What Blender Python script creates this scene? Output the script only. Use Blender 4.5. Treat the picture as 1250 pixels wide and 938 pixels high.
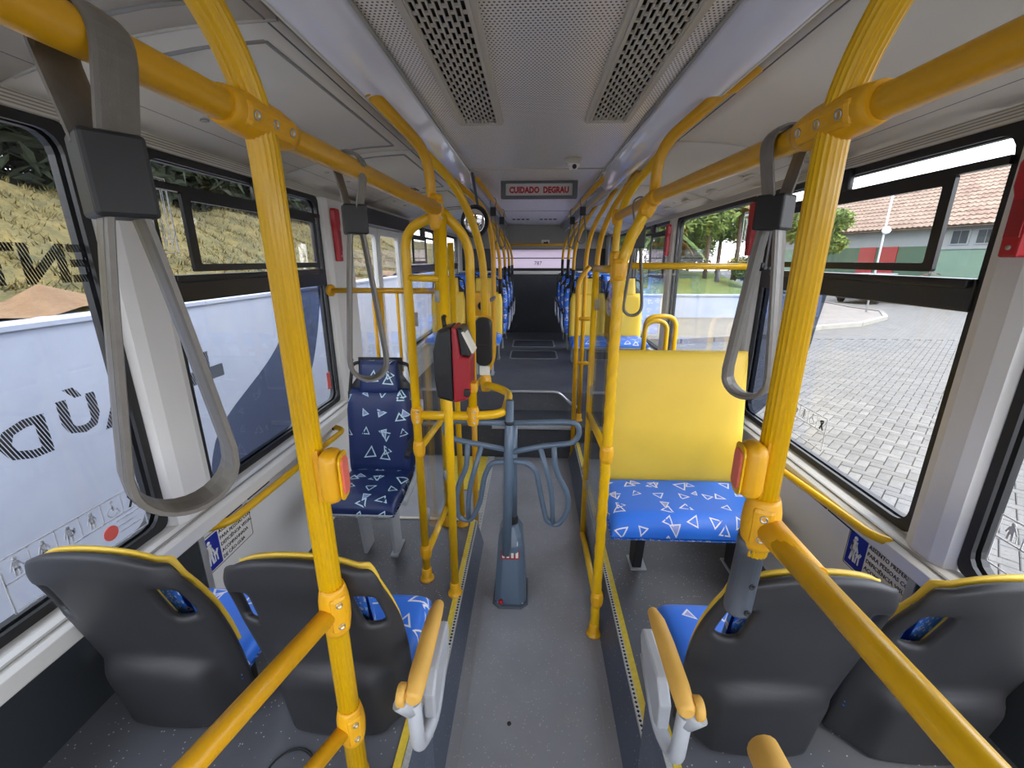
import bpy, bmesh, math, random
from mathutils import Vector, Matrix
random.seed(7)
S = bpy.context.scene
COL = S.collection
for o in list(bpy.data.objects):
    bpy.data.objects.remove(o)

# ---------------------------------------------------------------- camera
CAM_H = 1.67
cd = bpy.data.cameras.new('camera'); cam = bpy.data.objects.new('camera', cd); COL.objects.link(cam)
cd.sensor_width = 36.0; cd.lens = 522.0 / 1250.0 * 36.0; cd.clip_start = 0.02; cd.clip_end = 400
vp = (650.0, 317.0)
d = Vector(((vp[0] - 625) / 522, (vp[1] - 469) / 522, 1.0)).normalized()
up = Vector((0, -d.z, d.y)).normalized()
xx = d.cross(up)
cam.matrix_world = Matrix(((xx.x, -xx.y, -xx.z, 0), (d.x, -d.y, -d.z, 0), (up.x, -up.y, -up.z, CAM_H), (0, 0, 0, 1)))
S.camera = cam

# ---------------------------------------------------------------- world, sun, exposure
w = bpy.data.worlds.new('sky'); S.world = w; w.use_nodes = True
wn = w.node_tree.nodes; wl = w.node_tree.links
bg = wn['Background']
tc = wn.new('ShaderNodeTexCoord'); sep = wn.new('ShaderNodeSeparateXYZ'); cr = wn.new('ShaderNodeValToRGB')
wl.new(tc.outputs['Generated'], sep.inputs[0]); wl.new(sep.outputs['Z'], cr.inputs[0])
cr.color_ramp.elements[0].position = 0.0; cr.color_ramp.elements[0].color = (0.93, 0.94, 0.98, 1)
cr.color_ramp.elements[1].position = 0.7; cr.color_ramp.elements[1].color = (0.74, 0.82, 0.97, 1)
wl.new(cr.outputs[0], bg.inputs[0]); bg.inputs[1].default_value = 1.0
sl = bpy.data.lights.new('sun', 'SUN'); sl.energy = 0.7; sl.angle = math.radians(12); sl.color = (1.0, 0.94, 0.84)
so = bpy.data.objects.new('sun', sl); COL.objects.link(so); so.rotation_euler = (math.radians(28), math.radians(18), 0)
S.view_settings.view_transform = 'Standard'; S.view_settings.look = 'None'
S.view_settings.gamma = 1.0; S.view_settings.use_curve_mapping = False
S.view_settings.exposure = 2.6

# ---------------------------------------------------------------- helpers
PI = math.pi
def tag(o, label=None, cat=None, group=None, kind=None):
    if label: o['label'] = label
    if cat: o['category'] = cat
    if group: o['group'] = group
    if kind: o['kind'] = kind
    return o
def thing(name, label, cat, loc=(0, 0, 0), rz=0, group=None):
    o = bpy.data.objects.new(name, None); COL.objects.link(o); o.empty_display_size = 0.05
    o.location = loc; o.rotation_euler = (0, 0, rz)
    return tag(o, label, cat, group)
def copy_tree(o, parent=None):
    c = o.copy(); COL.objects.link(c); c.parent = parent
    for ch in list(o.children): copy_tree(ch, c)
    return c

class MB:
    """collects simple solids; build() links them as one mesh object"""
    def __init__(s): s.v = []; s.f = []; s.uv = {}; s.sm = []
    def add(s, vs, fs, smooth=False, uvs=None):
        n = len(s.v); s.v += [tuple(p) for p in vs]
        for i, f in enumerate(fs):
            s.f.append(tuple(k + n for k in f)); s.sm.append(smooth)
        if uvs:
            for i, t in enumerate(uvs): s.uv[n + i] = t
        return s
    def box(s, lo, hi, bevel=0.0):
        x0, y0, z0 = lo; x1, y1, z1 = hi
        if x0 > x1: x0, x1 = x1, x0
        if y0 > y1: y0, y1 = y1, y0
        if z0 > z1: z0, z1 = z1, z0
        if bevel <= 0:
            vs = [(x0,y0,z0),(x1,y0,z0),(x1,y1,z0),(x0,y1,z0),(x0,y0,z1),(x1,y0,z1),(x1,y1,z1),(x0,y1,z1)]
            return s.add(vs, [(3,2,1,0),(4,5,6,7),(0,1,5,4),(1,2,6,5),(2,3,7,6),(3,0,4,7)])
        b = bmesh.new(); bmesh.ops.create_cube(b, size=1)
        for q in b.verts: q.co = Vector(((x0+x1)/2 + q.co.x*(x1-x0), (y0+y1)/2 + q.co.y*(y1-y0), (z0+z1)/2 + q.co.z*(z1-z0)))
        bmesh.ops.bevel(b, geom=list(b.edges), offset=min(bevel, .49*min(x1-x0, y1-y0, z1-z0)), segments=3, profile=.5, affect='EDGES')
        b.verts.index_update()
        s.add([q.co for q in b.verts], [[q.index for q in f.verts] for f in b.faces], True); b.free(); return s
    def obox(s, c, ax, ay, az, hx, hy, hz):
        c = Vector(c); ax = Vector(ax).normalized()*hx; ay = Vector(ay).normalized()*hy; az = Vector(az).normalized()*hz
        vs = [c-ax-ay-az, c+ax-ay-az, c+ax+ay-az, c-ax+ay-az, c-ax-ay+az, c+ax-ay+az, c+ax+ay+az, c-ax+ay+az]
        return s.add(vs, [(3,2,1,0),(4,5,6,7),(0,1,5,4),(1,2,6,5),(2,3,7,6),(3,0,4,7)])
    def tube(s, path, r, n=12, caps=True, prof=None, twist=0.0, closed=False, smooth=True):
        """sweep along path; r number or list; prof(k, n) gives radius factor"""
        P = [Vector(p) for p in path]; m = len(P)
        R = r if isinstance(r, (list, tuple)) else [r]*m
        T = []
        for i in range(m):
            if closed: t = P[(i+1) % m] - P[i-1]
            elif i == 0: t = P[1]-P[0]
            elif i == m-1: t = P[-1]-P[-2]
            else: t = (P[i+1]-P[i]).normalized() + (P[i]-P[i-1]).normalized()
            T.append(t.normalized())
        ref = Vector((0,0,1)) if abs(T[0].z) < .9 else Vector((1,0,0))
        a = T[0].cross(ref).normalized(); vs = []; ang = 0
        for i in range(m):
            a = (a - T[i]*a.dot(T[i])).normalized(); b = T[i].cross(a)
            if i: ang += twist*(P[i]-P[i-1]).length
            for k in range(n):
                th = 2*PI*k/n + ang; rr = R[i]*(prof(k, n) if prof else 1)
                vs.append(P[i] + a*(math.cos(th)*rr) + b*(math.sin(th)*rr))
        fs = []
        for i in range(m if closed else m-1):
            j = (i+1) % m
            for k in range(n):
                l = (k+1) % n; fs.append((i*n+k, i*n+l, j*n+l, j*n+k))
        s.add(vs, fs, smooth)
        if caps and not closed:
            q = len(s.v)-m*n
            s.f.append(tuple(q+k for k in reversed(range(n)))); s.sm.append(False)
            s.f.append(tuple(q+(m-1)*n+k for k in range(n))); s.sm.append(False)
        return s
    def band(s, path, width, thick, wdir):
        """flat strap swept along path; width along wdir(i)"""
        P = [Vector(p) for p in path]; m = len(P); vs = []
        for i in range(m):
            t = (P[min(i+1, m-1)] - P[max(i-1, 0)]).normalized()
            wv = Vector(wdir(i) if callable(wdir) else wdir); wv = (wv - t*wv.dot(t)).normalized(); nv = t.cross(wv)
            for (a, b) in ((-1, -.6), (-.8, -1), (0, -1.35), (.8, -1), (1, -.6), (1, .6), (.8, 1), (0, 1.35), (-.8, 1), (-1, .6)):
                vs.append(P[i] + wv*(a*width/2) + nv*(b*thick/2))
        fs = []
        for i in range(m-1):
            for k in range(10):
                l = (k+1) % 10; fs.append((i*10+k, i*10+l, (i+1)*10+l, (i+1)*10+k))
        fs.append(tuple(range(9, -1, -1))); fs.append(tuple((m-1)*10+k for k in range(10)))
        return s.add(vs, fs, False)
    def lathe(s, prof, c=(0,0,0), axis=(0,0,1), n=20):
        A = Vector(axis).normalized(); ref = Vector((1,0,0)) if abs(A.x) < .9 else Vector((0,1,0))
        a = (ref - A*ref.dot(A)).normalized(); b = A.cross(a); c = Vector(c); vs = []; fs = []
        for (r, h) in prof:
            for k in range(n):
                th = 2*PI*k/n; vs.append(c + A*h + a*(math.cos(th)*r) + b*(math.sin(th)*r))
        m = len(prof)
        for i in range(m-1):
            for k in range(n):
                l = (k+1) % n; fs.append((i*n+k, i*n+l, (i+1)*n+l, (i+1)*n+k))
        fs.append(tuple(reversed(range(n)))); fs.append(tuple((m-1)*n+k for k in range(n)))
        return s.add(vs, fs, True)
    def prism(s, poly, o, ax, ay, depth):
        """extrude 2-D poly lying in (ax, ay) at o along ax x ay by depth"""
        o = Vector(o); ax = Vector(ax); ay = Vector(ay); nz = ax.cross(ay).normalized()*depth; n = len(poly)
        vs = [o + ax*p[0] + ay*p[1] for p in poly]; vs += [p + nz for p in vs]
        fs = [tuple(reversed(range(n))), tuple(range(n, 2*n))] + [(k, (k+1) % n, n+(k+1) % n, n+k) for k in range(n)]
        return s.add(vs, fs)
    def ring(s, outer, inner, o, ax, ay, depth):
        """frame between two polys with the same count, extruded"""
        o = Vector(o); ax = Vector(ax); ay = Vector(ay); nz = ax.cross(ay).normalized()*depth; n = len(outer)
        A = [o+ax*p[0]+ay*p[1] for p in outer]; B = [o+ax*p[0]+ay*p[1] for p in inner]
        vs = A+B+[p+nz for p in A]+[p+nz for p in B]; fs = []
        for k in range(n):
            l = (k+1) % n
            fs += [(k, n+k, n+l, l), (2*n+k, 2*n+l, 3*n+l, 3*n+k), (k, l, 2*n+l, 2*n+k), (n+k, 3*n+k, 3*n+l, n+l)]
        return s.add(vs, fs)
    def grid(s, fn, us, vs_, skip=None, flip=False, uvscale=(1, 1), arc=False, shift=(0, 0)):
        nu, nv = len(us), len(vs_); P = []; U = []
        def arcs(pts):   # running length along a line of points, centred
            q = [0.0]
            for a, b in zip(pts, pts[1:]): q.append(q[-1]+(Vector(b)-Vector(a)).length)
            return [x-q[-1]/2 for x in q]
        au = arcs([fn(u, 0) for u in us]) if arc else [u*uvscale[0] for u in us]
        av = arcs([fn(0, v) for v in vs_]) if arc else [v*uvscale[1] for v in vs_]
        for j, v in enumerate(vs_):
            for i, u in enumerate(us): P.append(fn(u, v)); U.append((au[i]+shift[0], av[j]+shift[1]))
        fs = []
        for j in range(nv-1):
            for i in range(nu-1):
                if skip and skip((us[i]+us[i+1])/2, (vs_[j]+vs_[j+1])/2): continue
                q = (j*nu+i, j*nu+i+1, (j+1)*nu+i+1, (j+1)*nu+i); fs.append(q[::-1] if flip else q)
        return s.add(P, fs, True, U)
    def mesh(s, name):
        me = bpy.data.meshes.new(name); me.from_pydata(s.v, [], s.f)
        me.polygons.foreach_set('use_smooth', s.sm)
        if s.uv:
            L = me.uv_layers.new(name='uv')
            for lp in me.loops: L.data[lp.index].uv = s.uv.get(lp.vertex_index, (0, 0))
        me.update(); return me
    def build(s, name, m, parent=None, loc=None, rz=None, subsurf=0, solid=0, bevel=0, fix=True):
        me = s.mesh(name)
        if fix:
            b = bmesh.new(); b.from_mesh(me); bmesh.ops.recalc_face_normals(b, faces=b.faces); b.to_mesh(me); b.free()
        return link(name, me, m, parent, loc, rz, subsurf, solid, bevel)
def link(name, me, m, parent=None, loc=None, rz=None, subsurf=0, solid=0, bevel=0):
    o = bpy.data.objects.new(name, me); COL.objects.link(o)
    if m: me.materials.append(m)
    if parent: o.parent = parent
    if loc: o.location = loc
    if rz: o.rotation_euler = (0, 0, rz)
    if solid:
        k = o.modifiers.new('solid', 'SOLIDIFY'); k.thickness = abs(solid); k.offset = 0 if solid > 0 else -1
    if bevel:
        k = o.modifiers.new('bevel', 'BEVEL'); k.width = bevel; k.segments = 2; k.limit_method = 'ANGLE'
    if subsurf:
        k = o.modifiers.new('sub', 'SUBSURF'); k.levels = subsurf; k.render_levels = subsurf
    return o
def lin(a, b, n): return [a + (b-a)*i/(n-1) for i in range(n)]
def lerp(tab, t):
    if t <= tab[0][0]: return tab[0][1]
    for (a, p), (b, q) in zip(tab, tab[1:]):
        if t <= b:
            k = (t-a)/(b-a); return p + (q-p)*k
    return tab[-1][1]
def sstep(a, b, x):
    t = max(0, min(1, (x-a)/(b-a))); return t*t*(3-2*t)
def fillet(pts, r, n=7):
    """round the corners of a polyline"""
    P = [Vector(p) for p in pts]; rs = r if isinstance(r, (list, tuple)) else [r]*len(P); out = [P[0]]
    for i in range(1, len(P)-1):
        a, b, c = P[i-1], P[i], P[i+1]; u = (a-b); v = (c-b)
        q = min(rs[i], u.length*.49, v.length*.49); p0 = b+u.normalized()*q; p1 = b+v.normalized()*q
        for k in range(n+1):
            t = k/n; out.append(p0*(1-t)**2 + b*2*t*(1-t) + p1*t*t)
    out.append(P[-1]); return out
def rrect(w_, h_, r, n=4, cx=0, cy=0):
    pts = []
    for (sx, sy, a0) in ((1,-1,-PI/2), (1,1,0), (-1,1,PI/2), (-1,-1,PI)):
        for k in range(n+1):
            a = a0 + PI/2*k/n; pts.append((cx+sx*(w_/2-r)+r*math.cos(a), cy+sy*(h_/2-r)+r*math.sin(a)))
    return pts
def text_mesh(name, body, size, m, parent=None, mat_world=None, extrude=.0008, align='CENTER', sx=1.0, bold=0.0):
    c = bpy.data.curves.new(name, 'FONT'); c.body = body; c.size = size; c.extrude = extrude; c.align_x = align; c.align_y = 'CENTER'
    c.resolution_u = 2; c.offset = bold
    t = bpy.data.objects.new(name, c); COL.objects.link(t)
    bpy.context.view_layer.update()
    me = bpy.data.meshes.new_from_object(t.evaluated_get(bpy.context.evaluated_depsgraph_get()))
    bpy.data.objects.remove(t); bpy.data.curves.remove(c)
    me.name = name; me.materials.clear()
    if sx != 1.0: me.transform(Matrix.Diagonal((sx, 1, 1, 1)))
    if mat_world: me.transform(mat_world)
    return link(name, me, m, parent)
def frame_m(o, ax, ay):
    """matrix taking text x,y to directions ax, ay at o"""
    ax = Vector(ax).normalized(); ay = Vector(ay).normalized(); az = ax.cross(ay)
    return Matrix(((ax.x, ay.x, az.x, o[0]), (ax.y, ay.y, az.y, o[1]), (ax.z, ay.z, az.z, o[2]), (0, 0, 0, 1)))

# ---------------------------------------------------------------- materials
def srgb(r, g, b):
    f = lambda c: (c/255/12.92) if c/255 <= .04045 else ((c/255+.055)/1.055)**2.4
    return (f(r), f(g), f(b), 1)
class NT:
    def __init__(s, m): s.t = m.node_tree; s.n = s.t.nodes
    def new(s, t): return s.n.new(t)
    def L(s, a, b): s.t.links.new(a, b)
    def math(s, op, a, b=None, c=None):
        q = s.new('ShaderNodeMath'); q.operation = op
        for i, x in enumerate((a, b, c)):
            if x is None: continue
            if isinstance(x, (int, float)): q.inputs[i].default_value = x
            else: s.L(x, q.inputs[i])
        return q.outputs[0]
    def mix(s, f, a, b):
        q = s.new('ShaderNodeMix'); q.data_type = 'RGBA'
        for i, x in ((0, f), (6, a), (7, b)):
            if isinstance(x, (int, float)): q.inputs[i].default_value = x
            elif isinstance(x, tuple): q.inputs[i].default_value = x
            else: s.L(x, q.inputs[i])
        return q.outputs[2]
    def noise(s, scale, vec=None, detail=3, rough=.5):
        q = s.new('ShaderNodeTexNoise'); q.inputs['Scale'].default_value = scale; q.inputs['Detail'].default_value = detail; q.inputs['Roughness'].default_value = rough
        if vec: s.L(vec, q.inputs['Vector'])
        return q.outputs[0]
    def coord(s, k='Object'):
        return s.new('ShaderNodeTexCoord').outputs[k]
    def bump(s, h, strength=.2, dist=.002):
        q = s.new('ShaderNodeBump'); q.inputs['Strength'].default_value = strength; q.inputs['Distance'].default_value = dist; s.L(h, q.inputs['Height']); return q.outputs[0]
def mat(name, col, rough=.5, metal=0.0, var=.06, scale=30, bump=0.0, bscale=400, spec=.5, coat=0.0):
    m = bpy.data.materials.new(name); m.use_nodes = True; t = NT(m); p = t.n['Principled BSDF']
    p.inputs['Roughness'].default_value = rough; p.inputs['Metallic'].default_value = metal
    p.inputs['Specular IOR Level'].default_value = spec; p.inputs['Coat Weight'].default_value = coat
    c = t.coord(); nz = t.noise(scale, c, 4)
    a = tuple(x*(1-var*1.6) for x in col[:3])+(1,); b = tuple(min(1, x*(1+var*1.2)) for x in col[:3])+(1,)
    t.L(t.mix(nz, a, b), p.inputs['Base Color'])
    if bump: t.L(t.bump(t.noise(bscale, c, 2), bump, .001), p.inputs['Normal'])
    return m
M = {}
M['yellow'] = mat('yellow_enamel', srgb(224, 174, 10), .28, var=.05, scale=12)
M['yellow_rail'] = mat('yellow_rail_enamel', srgb(212, 156, 18), .3, var=.06, scale=9)
M['yellow_plastic'] = mat('yellow_plastic', srgb(222, 162, 14), .42, var=.05, scale=30)
M['yellow_seat'] = mat('yellow_vinyl', srgb(226, 188, 60), .45, var=.04, scale=6, bump=.15, bscale=900)
M['tan'] = mat('tan_foam', srgb(212, 164, 76), .6, var=.06, scale=20)
M['shell'] = mat('charcoal_plastic', srgb(42, 42, 45), .5, var=.12, scale=14, bump=.25, bscale=700)
M['black'] = mat('black_rubber', srgb(24, 24, 26), .5, var=.1, scale=20)
M['black_gloss'] = mat('black_plastic', srgb(28, 28, 30), .3, var=.08, scale=20)
M['dark'] = mat('dark_void', srgb(12, 12, 13), .8)
M['grey_metal'] = mat('grey_painted_steel', srgb(168, 170, 174), .38, var=.05, scale=15)
M['grey_dark_metal'] = mat('graphite_steel', srgb(84, 90, 100), .35, var=.05, scale=20)
M['turn'] = mat('turnstile_slate_paint', srgb(92, 108, 126), .3, var=.05, scale=14)
M['alu'] = mat('aluminium', srgb(196, 198, 202), .32, metal=.65, var=.05, scale=40)
M['steel'] = mat('steel_screw', srgb(190, 188, 184), .3, metal=.9)
M['wall'] = mat('light_grey_laminate', srgb(230, 228, 225), .5, var=.03, scale=5, bump=.12, bscale=600)
M['pillar'] = mat('pillar_grey', srgb(212, 210, 206), .45, var=.03, scale=5)
M['ceil_side'] = mat('cream_ceiling_panel', srgb(218, 212, 198), .55, var=.03, scale=4, bump=.15, bscale=700)
M['seam'] = mat('seam_grey', srgb(150, 147, 140), .5)
M['vent'] = mat('vent_plastic', srgb(196, 190, 176), .5, var=.03)
M['red'] = mat('red_plastic', srgb(176, 22, 34), .38, var=.06)
M['red_dark'] = mat('dark_red_plastic', srgb(150, 26, 36), .35, var=.05)
M['button'] = mat('stop_button_red', srgb(226, 108, 92), .35)
M['white'] = mat('white_print', srgb(240, 240, 240), .5, var=.02)
M['sign_white'] = mat('sign_white', srgb(226, 222, 218), .5, var=.02)
M['sign_red'] = mat('sign_red_letter', srgb(196, 20, 40), .5, var=.02)
M['sign_blue'] = mat('sign_blue', srgb(24, 42, 150), .45, var=.02)
M['ink'] = mat('black_ink', srgb(26, 26, 28), .6, var=.02)
M['sign_frame'] = mat('sign_frame_grey', srgb(96, 98, 102), .5)
M['strap'] = mat('strap_webbing', srgb(112, 107, 100), .38, var=.15, scale=60, bump=.2, bscale=500)
M['paper'] = mat('paper', srgb(226, 222, 208), .7)

def speckle(name, base, rough=.45, dots=0.5, fleck=srgb(190, 190, 195)):
    m = bpy.data.materials.new(name); m.use_nodes = True; t = NT(m); p = t.n['Principled BSDF']; c = t.coord()
    n1 = t.noise(3.0, c, 5, .6)
    v = t.new('ShaderNodeTexVoronoi'); v.inputs['Scale'].default_value = 160; t.L(c, v.inputs['Vector'])
    sepc = t.new('ShaderNodeSeparateColor'); t.L(v.outputs['Color'], sepc.inputs[0])
    pick = t.math('LESS_THAN', sepc.outputs[0], .09*dots); near = t.math('LESS_THAN', v.outputs['Distance'], .28)
    f = t.math('MULTIPLY', pick, near)
    a = tuple(x*.72 for x in base[:3])+(1,); b = tuple(x*1.3 for x in base[:3])+(1,)
    col = t.mix(n1, a, b); t.L(t.mix(f, col, fleck), p.inputs['Base Color'])
    n2 = t.noise(2.2, c, 6, .7); rr = t.math('MULTIPLY_ADD', n2, .35, rough-.18); t.L(rr, p.inputs['Roughness'])
    t.L(t.bump(t.noise(300, c, 2), .2, .001), p.inputs['Normal'])
    return m
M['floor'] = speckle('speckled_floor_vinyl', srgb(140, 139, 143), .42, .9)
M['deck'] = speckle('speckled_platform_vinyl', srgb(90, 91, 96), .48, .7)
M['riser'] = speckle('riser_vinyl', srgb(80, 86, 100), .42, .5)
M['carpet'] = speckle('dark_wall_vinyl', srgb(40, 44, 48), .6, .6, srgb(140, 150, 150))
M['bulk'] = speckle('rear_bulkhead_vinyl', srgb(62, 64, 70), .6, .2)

def fabric(name, base, line, fillc):
    """blue seat vinyl with a scatter of outlined triangles, from the part's own UVs in metres"""
    m = bpy.data.materials.new(name); m.use_nodes = True; t = NT(m); p = t.n['Principled BSDF']
    p.inputs['Roughness'].default_value = .42
    uv = t.coord('UV'); sp = t.new('ShaderNodeSeparateXYZ'); t.L(uv, sp.inputs[0])
    total = None; fill = None
    for (cell, ox, oy, seed) in ((.098, 0, 0, 1), (.113, .037, .051, 5)):
        X = t.math('DIVIDE', t.math('ADD', sp.outputs[0], ox+3), cell); Y = t.math('DIVIDE', t.math('ADD', sp.outputs[1], oy+3), cell)
        ix = t.math('FLOOR', X); iy = t.math('FLOOR', Y)
        cb = t.new('ShaderNodeCombineXYZ'); t.L(ix, cb.inputs[0]); t.L(iy, cb.inputs[1]); cb.inputs[2].default_value = seed
        wn_ = t.new('ShaderNodeTexWhiteNoise'); t.L(cb.outputs[0], wn_.inputs['Vector'])
        sc = t.new('ShaderNodeSeparateColor'); t.L(wn_.outputs['Color'], sc.inputs[0]); r1, r2, r3 = sc.outputs[0], sc.outputs[1], sc.outputs[2]
        lx = t.math('SUBTRACT', t.math('SUBTRACT', X, ix), t.math('MULTIPLY_ADD', r1, .3, .35))
        ly = t.math('SUBTRACT', t.math('SUBTRACT', Y, iy), t.math('MULTIPLY_ADD', r2, .3, .35))
        an = t.math('MULTIPLY', r3, 6.283); co = t.math('COSINE', an); si = t.math('SINE', an)
        rx = t.math('SUBTRACT', t.math('MULTIPLY', lx, co), t.math('MULTIPLY', ly, si))
        ry = t.math('ADD', t.math('MULTIPLY', lx, si), t.math('MULTIPLY', ly, co))
        rx = t.math('MULTIPLY', rx, t.math('MULTIPLY_ADD', r2, .7, .75))
        e1 = t.math('MULTIPLY', ry, -1.0)
        e2 = t.math('ADD', t.math('MULTIPLY', rx, .866), t.math('MULTIPLY', ry, .5))
        e3 = t.math('ADD', t.math('MULTIPLY', rx, -.866), t.math('MULTIPLY', ry, .5))
        sd = t.math('SUBTRACT', t.math('MAXIMUM', e1, t.math('MAXIMUM', e2, e3)), t.math('MULTIPLY_ADD', r1, .05, .105))
        wv = t.new('ShaderNodeTexWhiteNoise'); cb2 = t.new('ShaderNodeCombineXYZ'); t.L(ix, cb2.inputs[0]); t.L(iy, cb2.inputs[1]); cb2.inputs[2].default_value = seed+20
        t.L(cb2.outputs[0], wv.inputs['Vector'])
        keep = t.math('LESS_THAN', wv.outputs['Value'], .72 if seed == 1 else .5)
        line_ = t.math('MULTIPLY', t.math('LESS_THAN', t.math('ABSOLUTE', sd), .027), keep)
        gap = t.math('LESS_THAN', t.math('ABSOLUTE', t.math('SUBTRACT', rx, t.math('SUBTRACT', r1, .5))), .03)
        line_ = t.math('MULTIPLY', line_, t.math('SUBTRACT', 1.0, gap))
        ins = t.math('MULTIPLY', t.math('MULTIPLY', t.math('LESS_THAN', sd, -.02), keep), t.math('GREATER_THAN', r2, .72))
        total = line_ if total is None else t.math('MAXIMUM', total, line_)
        fill = ins if fill is None else t.math('MAXIMUM', fill, ins)
    c = t.mix(fill, base, fillc); c = t.mix(total, c, line)
    t.L(c, p.inputs['Base Color'])
    t.L(t.bump(t.noise(900, t.coord(), 2), .12, .0005), p.inputs['Normal'])
    return m
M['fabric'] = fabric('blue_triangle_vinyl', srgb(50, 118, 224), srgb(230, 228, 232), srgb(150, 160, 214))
M['fabric_shaded'] = fabric('shaded_blue_triangle_vinyl', srgb(25, 43, 92), srgb(190, 218, 226), srgb(140, 150, 190))  # same blue vinyl, with the left seat's shade painted into its colour

def glass(name, tint, refl=.9, rough=.0, film=None):
    m = bpy.data.materials.new(name); m.use_nodes = True; t = NT(m); t.n.remove(t.n['Principled BSDF'])
    out = t.n['Material Output']; tr = t.new('ShaderNodeBsdfTransparent'); tr.inputs[0].default_value = tint
    gl = t.new('ShaderNodeBsdfGlossy'); gl.inputs['Roughness'].default_value = rough; gl.inputs[0].default_value = (refl, refl, refl, 1)
    lw = t.new('ShaderNodeLayerWeight'); lw.inputs[0].default_value = .5
    fr = t.math('MULTIPLY_ADD', t.math('POWER', lw.outputs['Facing'], 5.0), .9, .02)
    mx = t.new('ShaderNodeMixShader'); t.L(fr, mx.inputs[0]); t.L(tr.outputs[0], mx.inputs[1]); t.L(gl.outputs[0], mx.inputs[2])
    t.L(mx.outputs[0], out.inputs['Surface'])
    return m
M['glass'] = glass('window_glass', (.985, .99, .99, 1))
M['clear_panel'] = glass('clear_acrylic', (.95, .965, .96, 1))
def film(name, tint):
    """see-through printed film on the glass"""
    m = bpy.data.materials.new(name); m.use_nodes = True; t = NT(m); t.n.remove(t.n['Principled BSDF'])
    out = t.n['Material Output']; tr = t.new('ShaderNodeBsdfTransparent'); tr.inputs[0].default_value = tint
    t.L(tr.outputs[0], out.inputs['Surface']); return m
M['film_grey'] = film('grey_see_through_film', (.42, .45, .52, 1))
def striped(name):
    """dark letters printed as fine slanted lines on perforated film"""
    m = bpy.data.materials.new(name); m.use_nodes = True; t = NT(m); p = t.n['Principled BSDF']
    out = t.n['Material Output']; p.inputs['Base Color'].default_value = srgb(30, 30, 36); p.inputs['Roughness'].default_value = .6
    c = t.coord(); sp = t.new('ShaderNodeSeparateXYZ'); t.L(c, sp.inputs[0])
    k = t.math('FRACT', t.math('MULTIPLY', t.math('ADD', sp.outputs[1], t.math('MULTIPLY', sp.outputs[2], .35)), 130.0))
    f = t.math('LESS_THAN', k, .62); tr = t.new('ShaderNodeBsdfTransparent'); mx = t.new('ShaderNodeMixShader')
    t.L(f, mx.inputs[0]); t.L(tr.outputs[0], mx.inputs[1]); t.L(p.outputs[0], mx.inputs[2]); t.L(mx.outputs[0], out.inputs['Surface'])
    return m
M['film_letter'] = striped('striped_film_letter')
def perforated(name):
    m = bpy.data.materials.new(name); m.use_nodes = True; t = NT(m); p = t.n['Principled BSDF']
    p.inputs['Roughness'].default_value = .30; p.inputs['Metallic'].default_value = .15
    c = t.coord(); sp = t.new('ShaderNodeSeparateXYZ'); t.L(c, sp.inputs[0])
    X = t.math('MULTIPLY', sp.outputs[0], 90.0); Y = t.math('MULTIPLY', sp.outputs[1], 90.0)
    iy = t.math('FLOOR', Y); X2 = t.math('ADD', X, t.math('MULTIPLY', t.math('MODULO', t.math('ABSOLUTE', iy), 2.0), .5))
    fx = t.math('SUBTRACT', t.math('FRACT', X2), .5); fy = t.math('SUBTRACT', t.math('FRACT', Y), .5)
    dd = t.math('ADD', t.math('MULTIPLY', fx, fx), t.math('MULTIPLY', fy, fy)); hole = t.math('LESS_THAN', dd, .065)
    t.L(t.mix(hole, srgb(238, 235, 228), srgb(58, 54, 50)), p.inputs['Base Color'])
    return m
M['perf'] = perforated('perforated_aluminium_ceiling')
def cove_mat():
    m = bpy.data.materials.new('lamp_cover_polycarbonate'); m.use_nodes = True; t = NT(m); p = t.n['Principled BSDF']
    p.inputs['Base Color'].default_value = srgb(214, 214, 222); p.inputs['Roughness'].default_value = .12; p.inputs['Coat Weight'].default_value = .6
    return m
M['cove'] = cove_mat()
def nosing_mat():
    """yellow band and diamond-punched aluminium edge profile"""
    return mat('nosing_yellow', srgb(214, 186, 60), .5, var=.2, scale=60)
M['nose_y'] = nosing_mat()
M['nose_w'] = mat('nosing_aluminium', srgb(196, 196, 192), .4, metal=.3, var=.25, scale=220)
def milky(name, c):
    m = bpy.data.materials.new(name); m.use_nodes = True; t = NT(m); t.n.remove(t.n['Principled BSDF'])
    tl = t.new('ShaderNodeBsdfTranslucent'); tl.inputs[0].default_value = c; df = t.new('ShaderNodeBsdfDiffuse'); df.inputs[0].default_value = c
    mx = t.new('ShaderNodeMixShader'); mx.inputs[0].default_value = .3; t.L(tl.outputs[0], mx.inputs[1]); t.L(df.outputs[0], mx.inputs[2]); t.L(mx.outputs[0], t.n['Material Output'].inputs['Surface'])
    return m
M['milky'] = milky('white_back_window_film', srgb(216, 206, 214))
M['mirror'] = mat('mirror_glass', srgb(235, 235, 240), .03, metal=1.0, var=0)

# ================================================================ the bus shell
XL, XR = -1.19, 1.21           # inner faces of the side walls
YF, YB = -1.9, 7.3             # front and rear
CX = 0.02                      # centre line
def struct(mb, name, m, parent=None, **k):
    o = mb.build(name, m, parent, **k)
    if not parent: o['kind'] = 'structure'
    return o

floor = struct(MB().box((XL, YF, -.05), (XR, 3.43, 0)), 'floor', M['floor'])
# drain cap on the aisle floor
MB().lathe([(.008, 0), (.008, .002), (.005, .002), (.004, .0005)], (-.065, 1.18, 0), n=12).build('floor_plug', M['ink'], floor)
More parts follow.
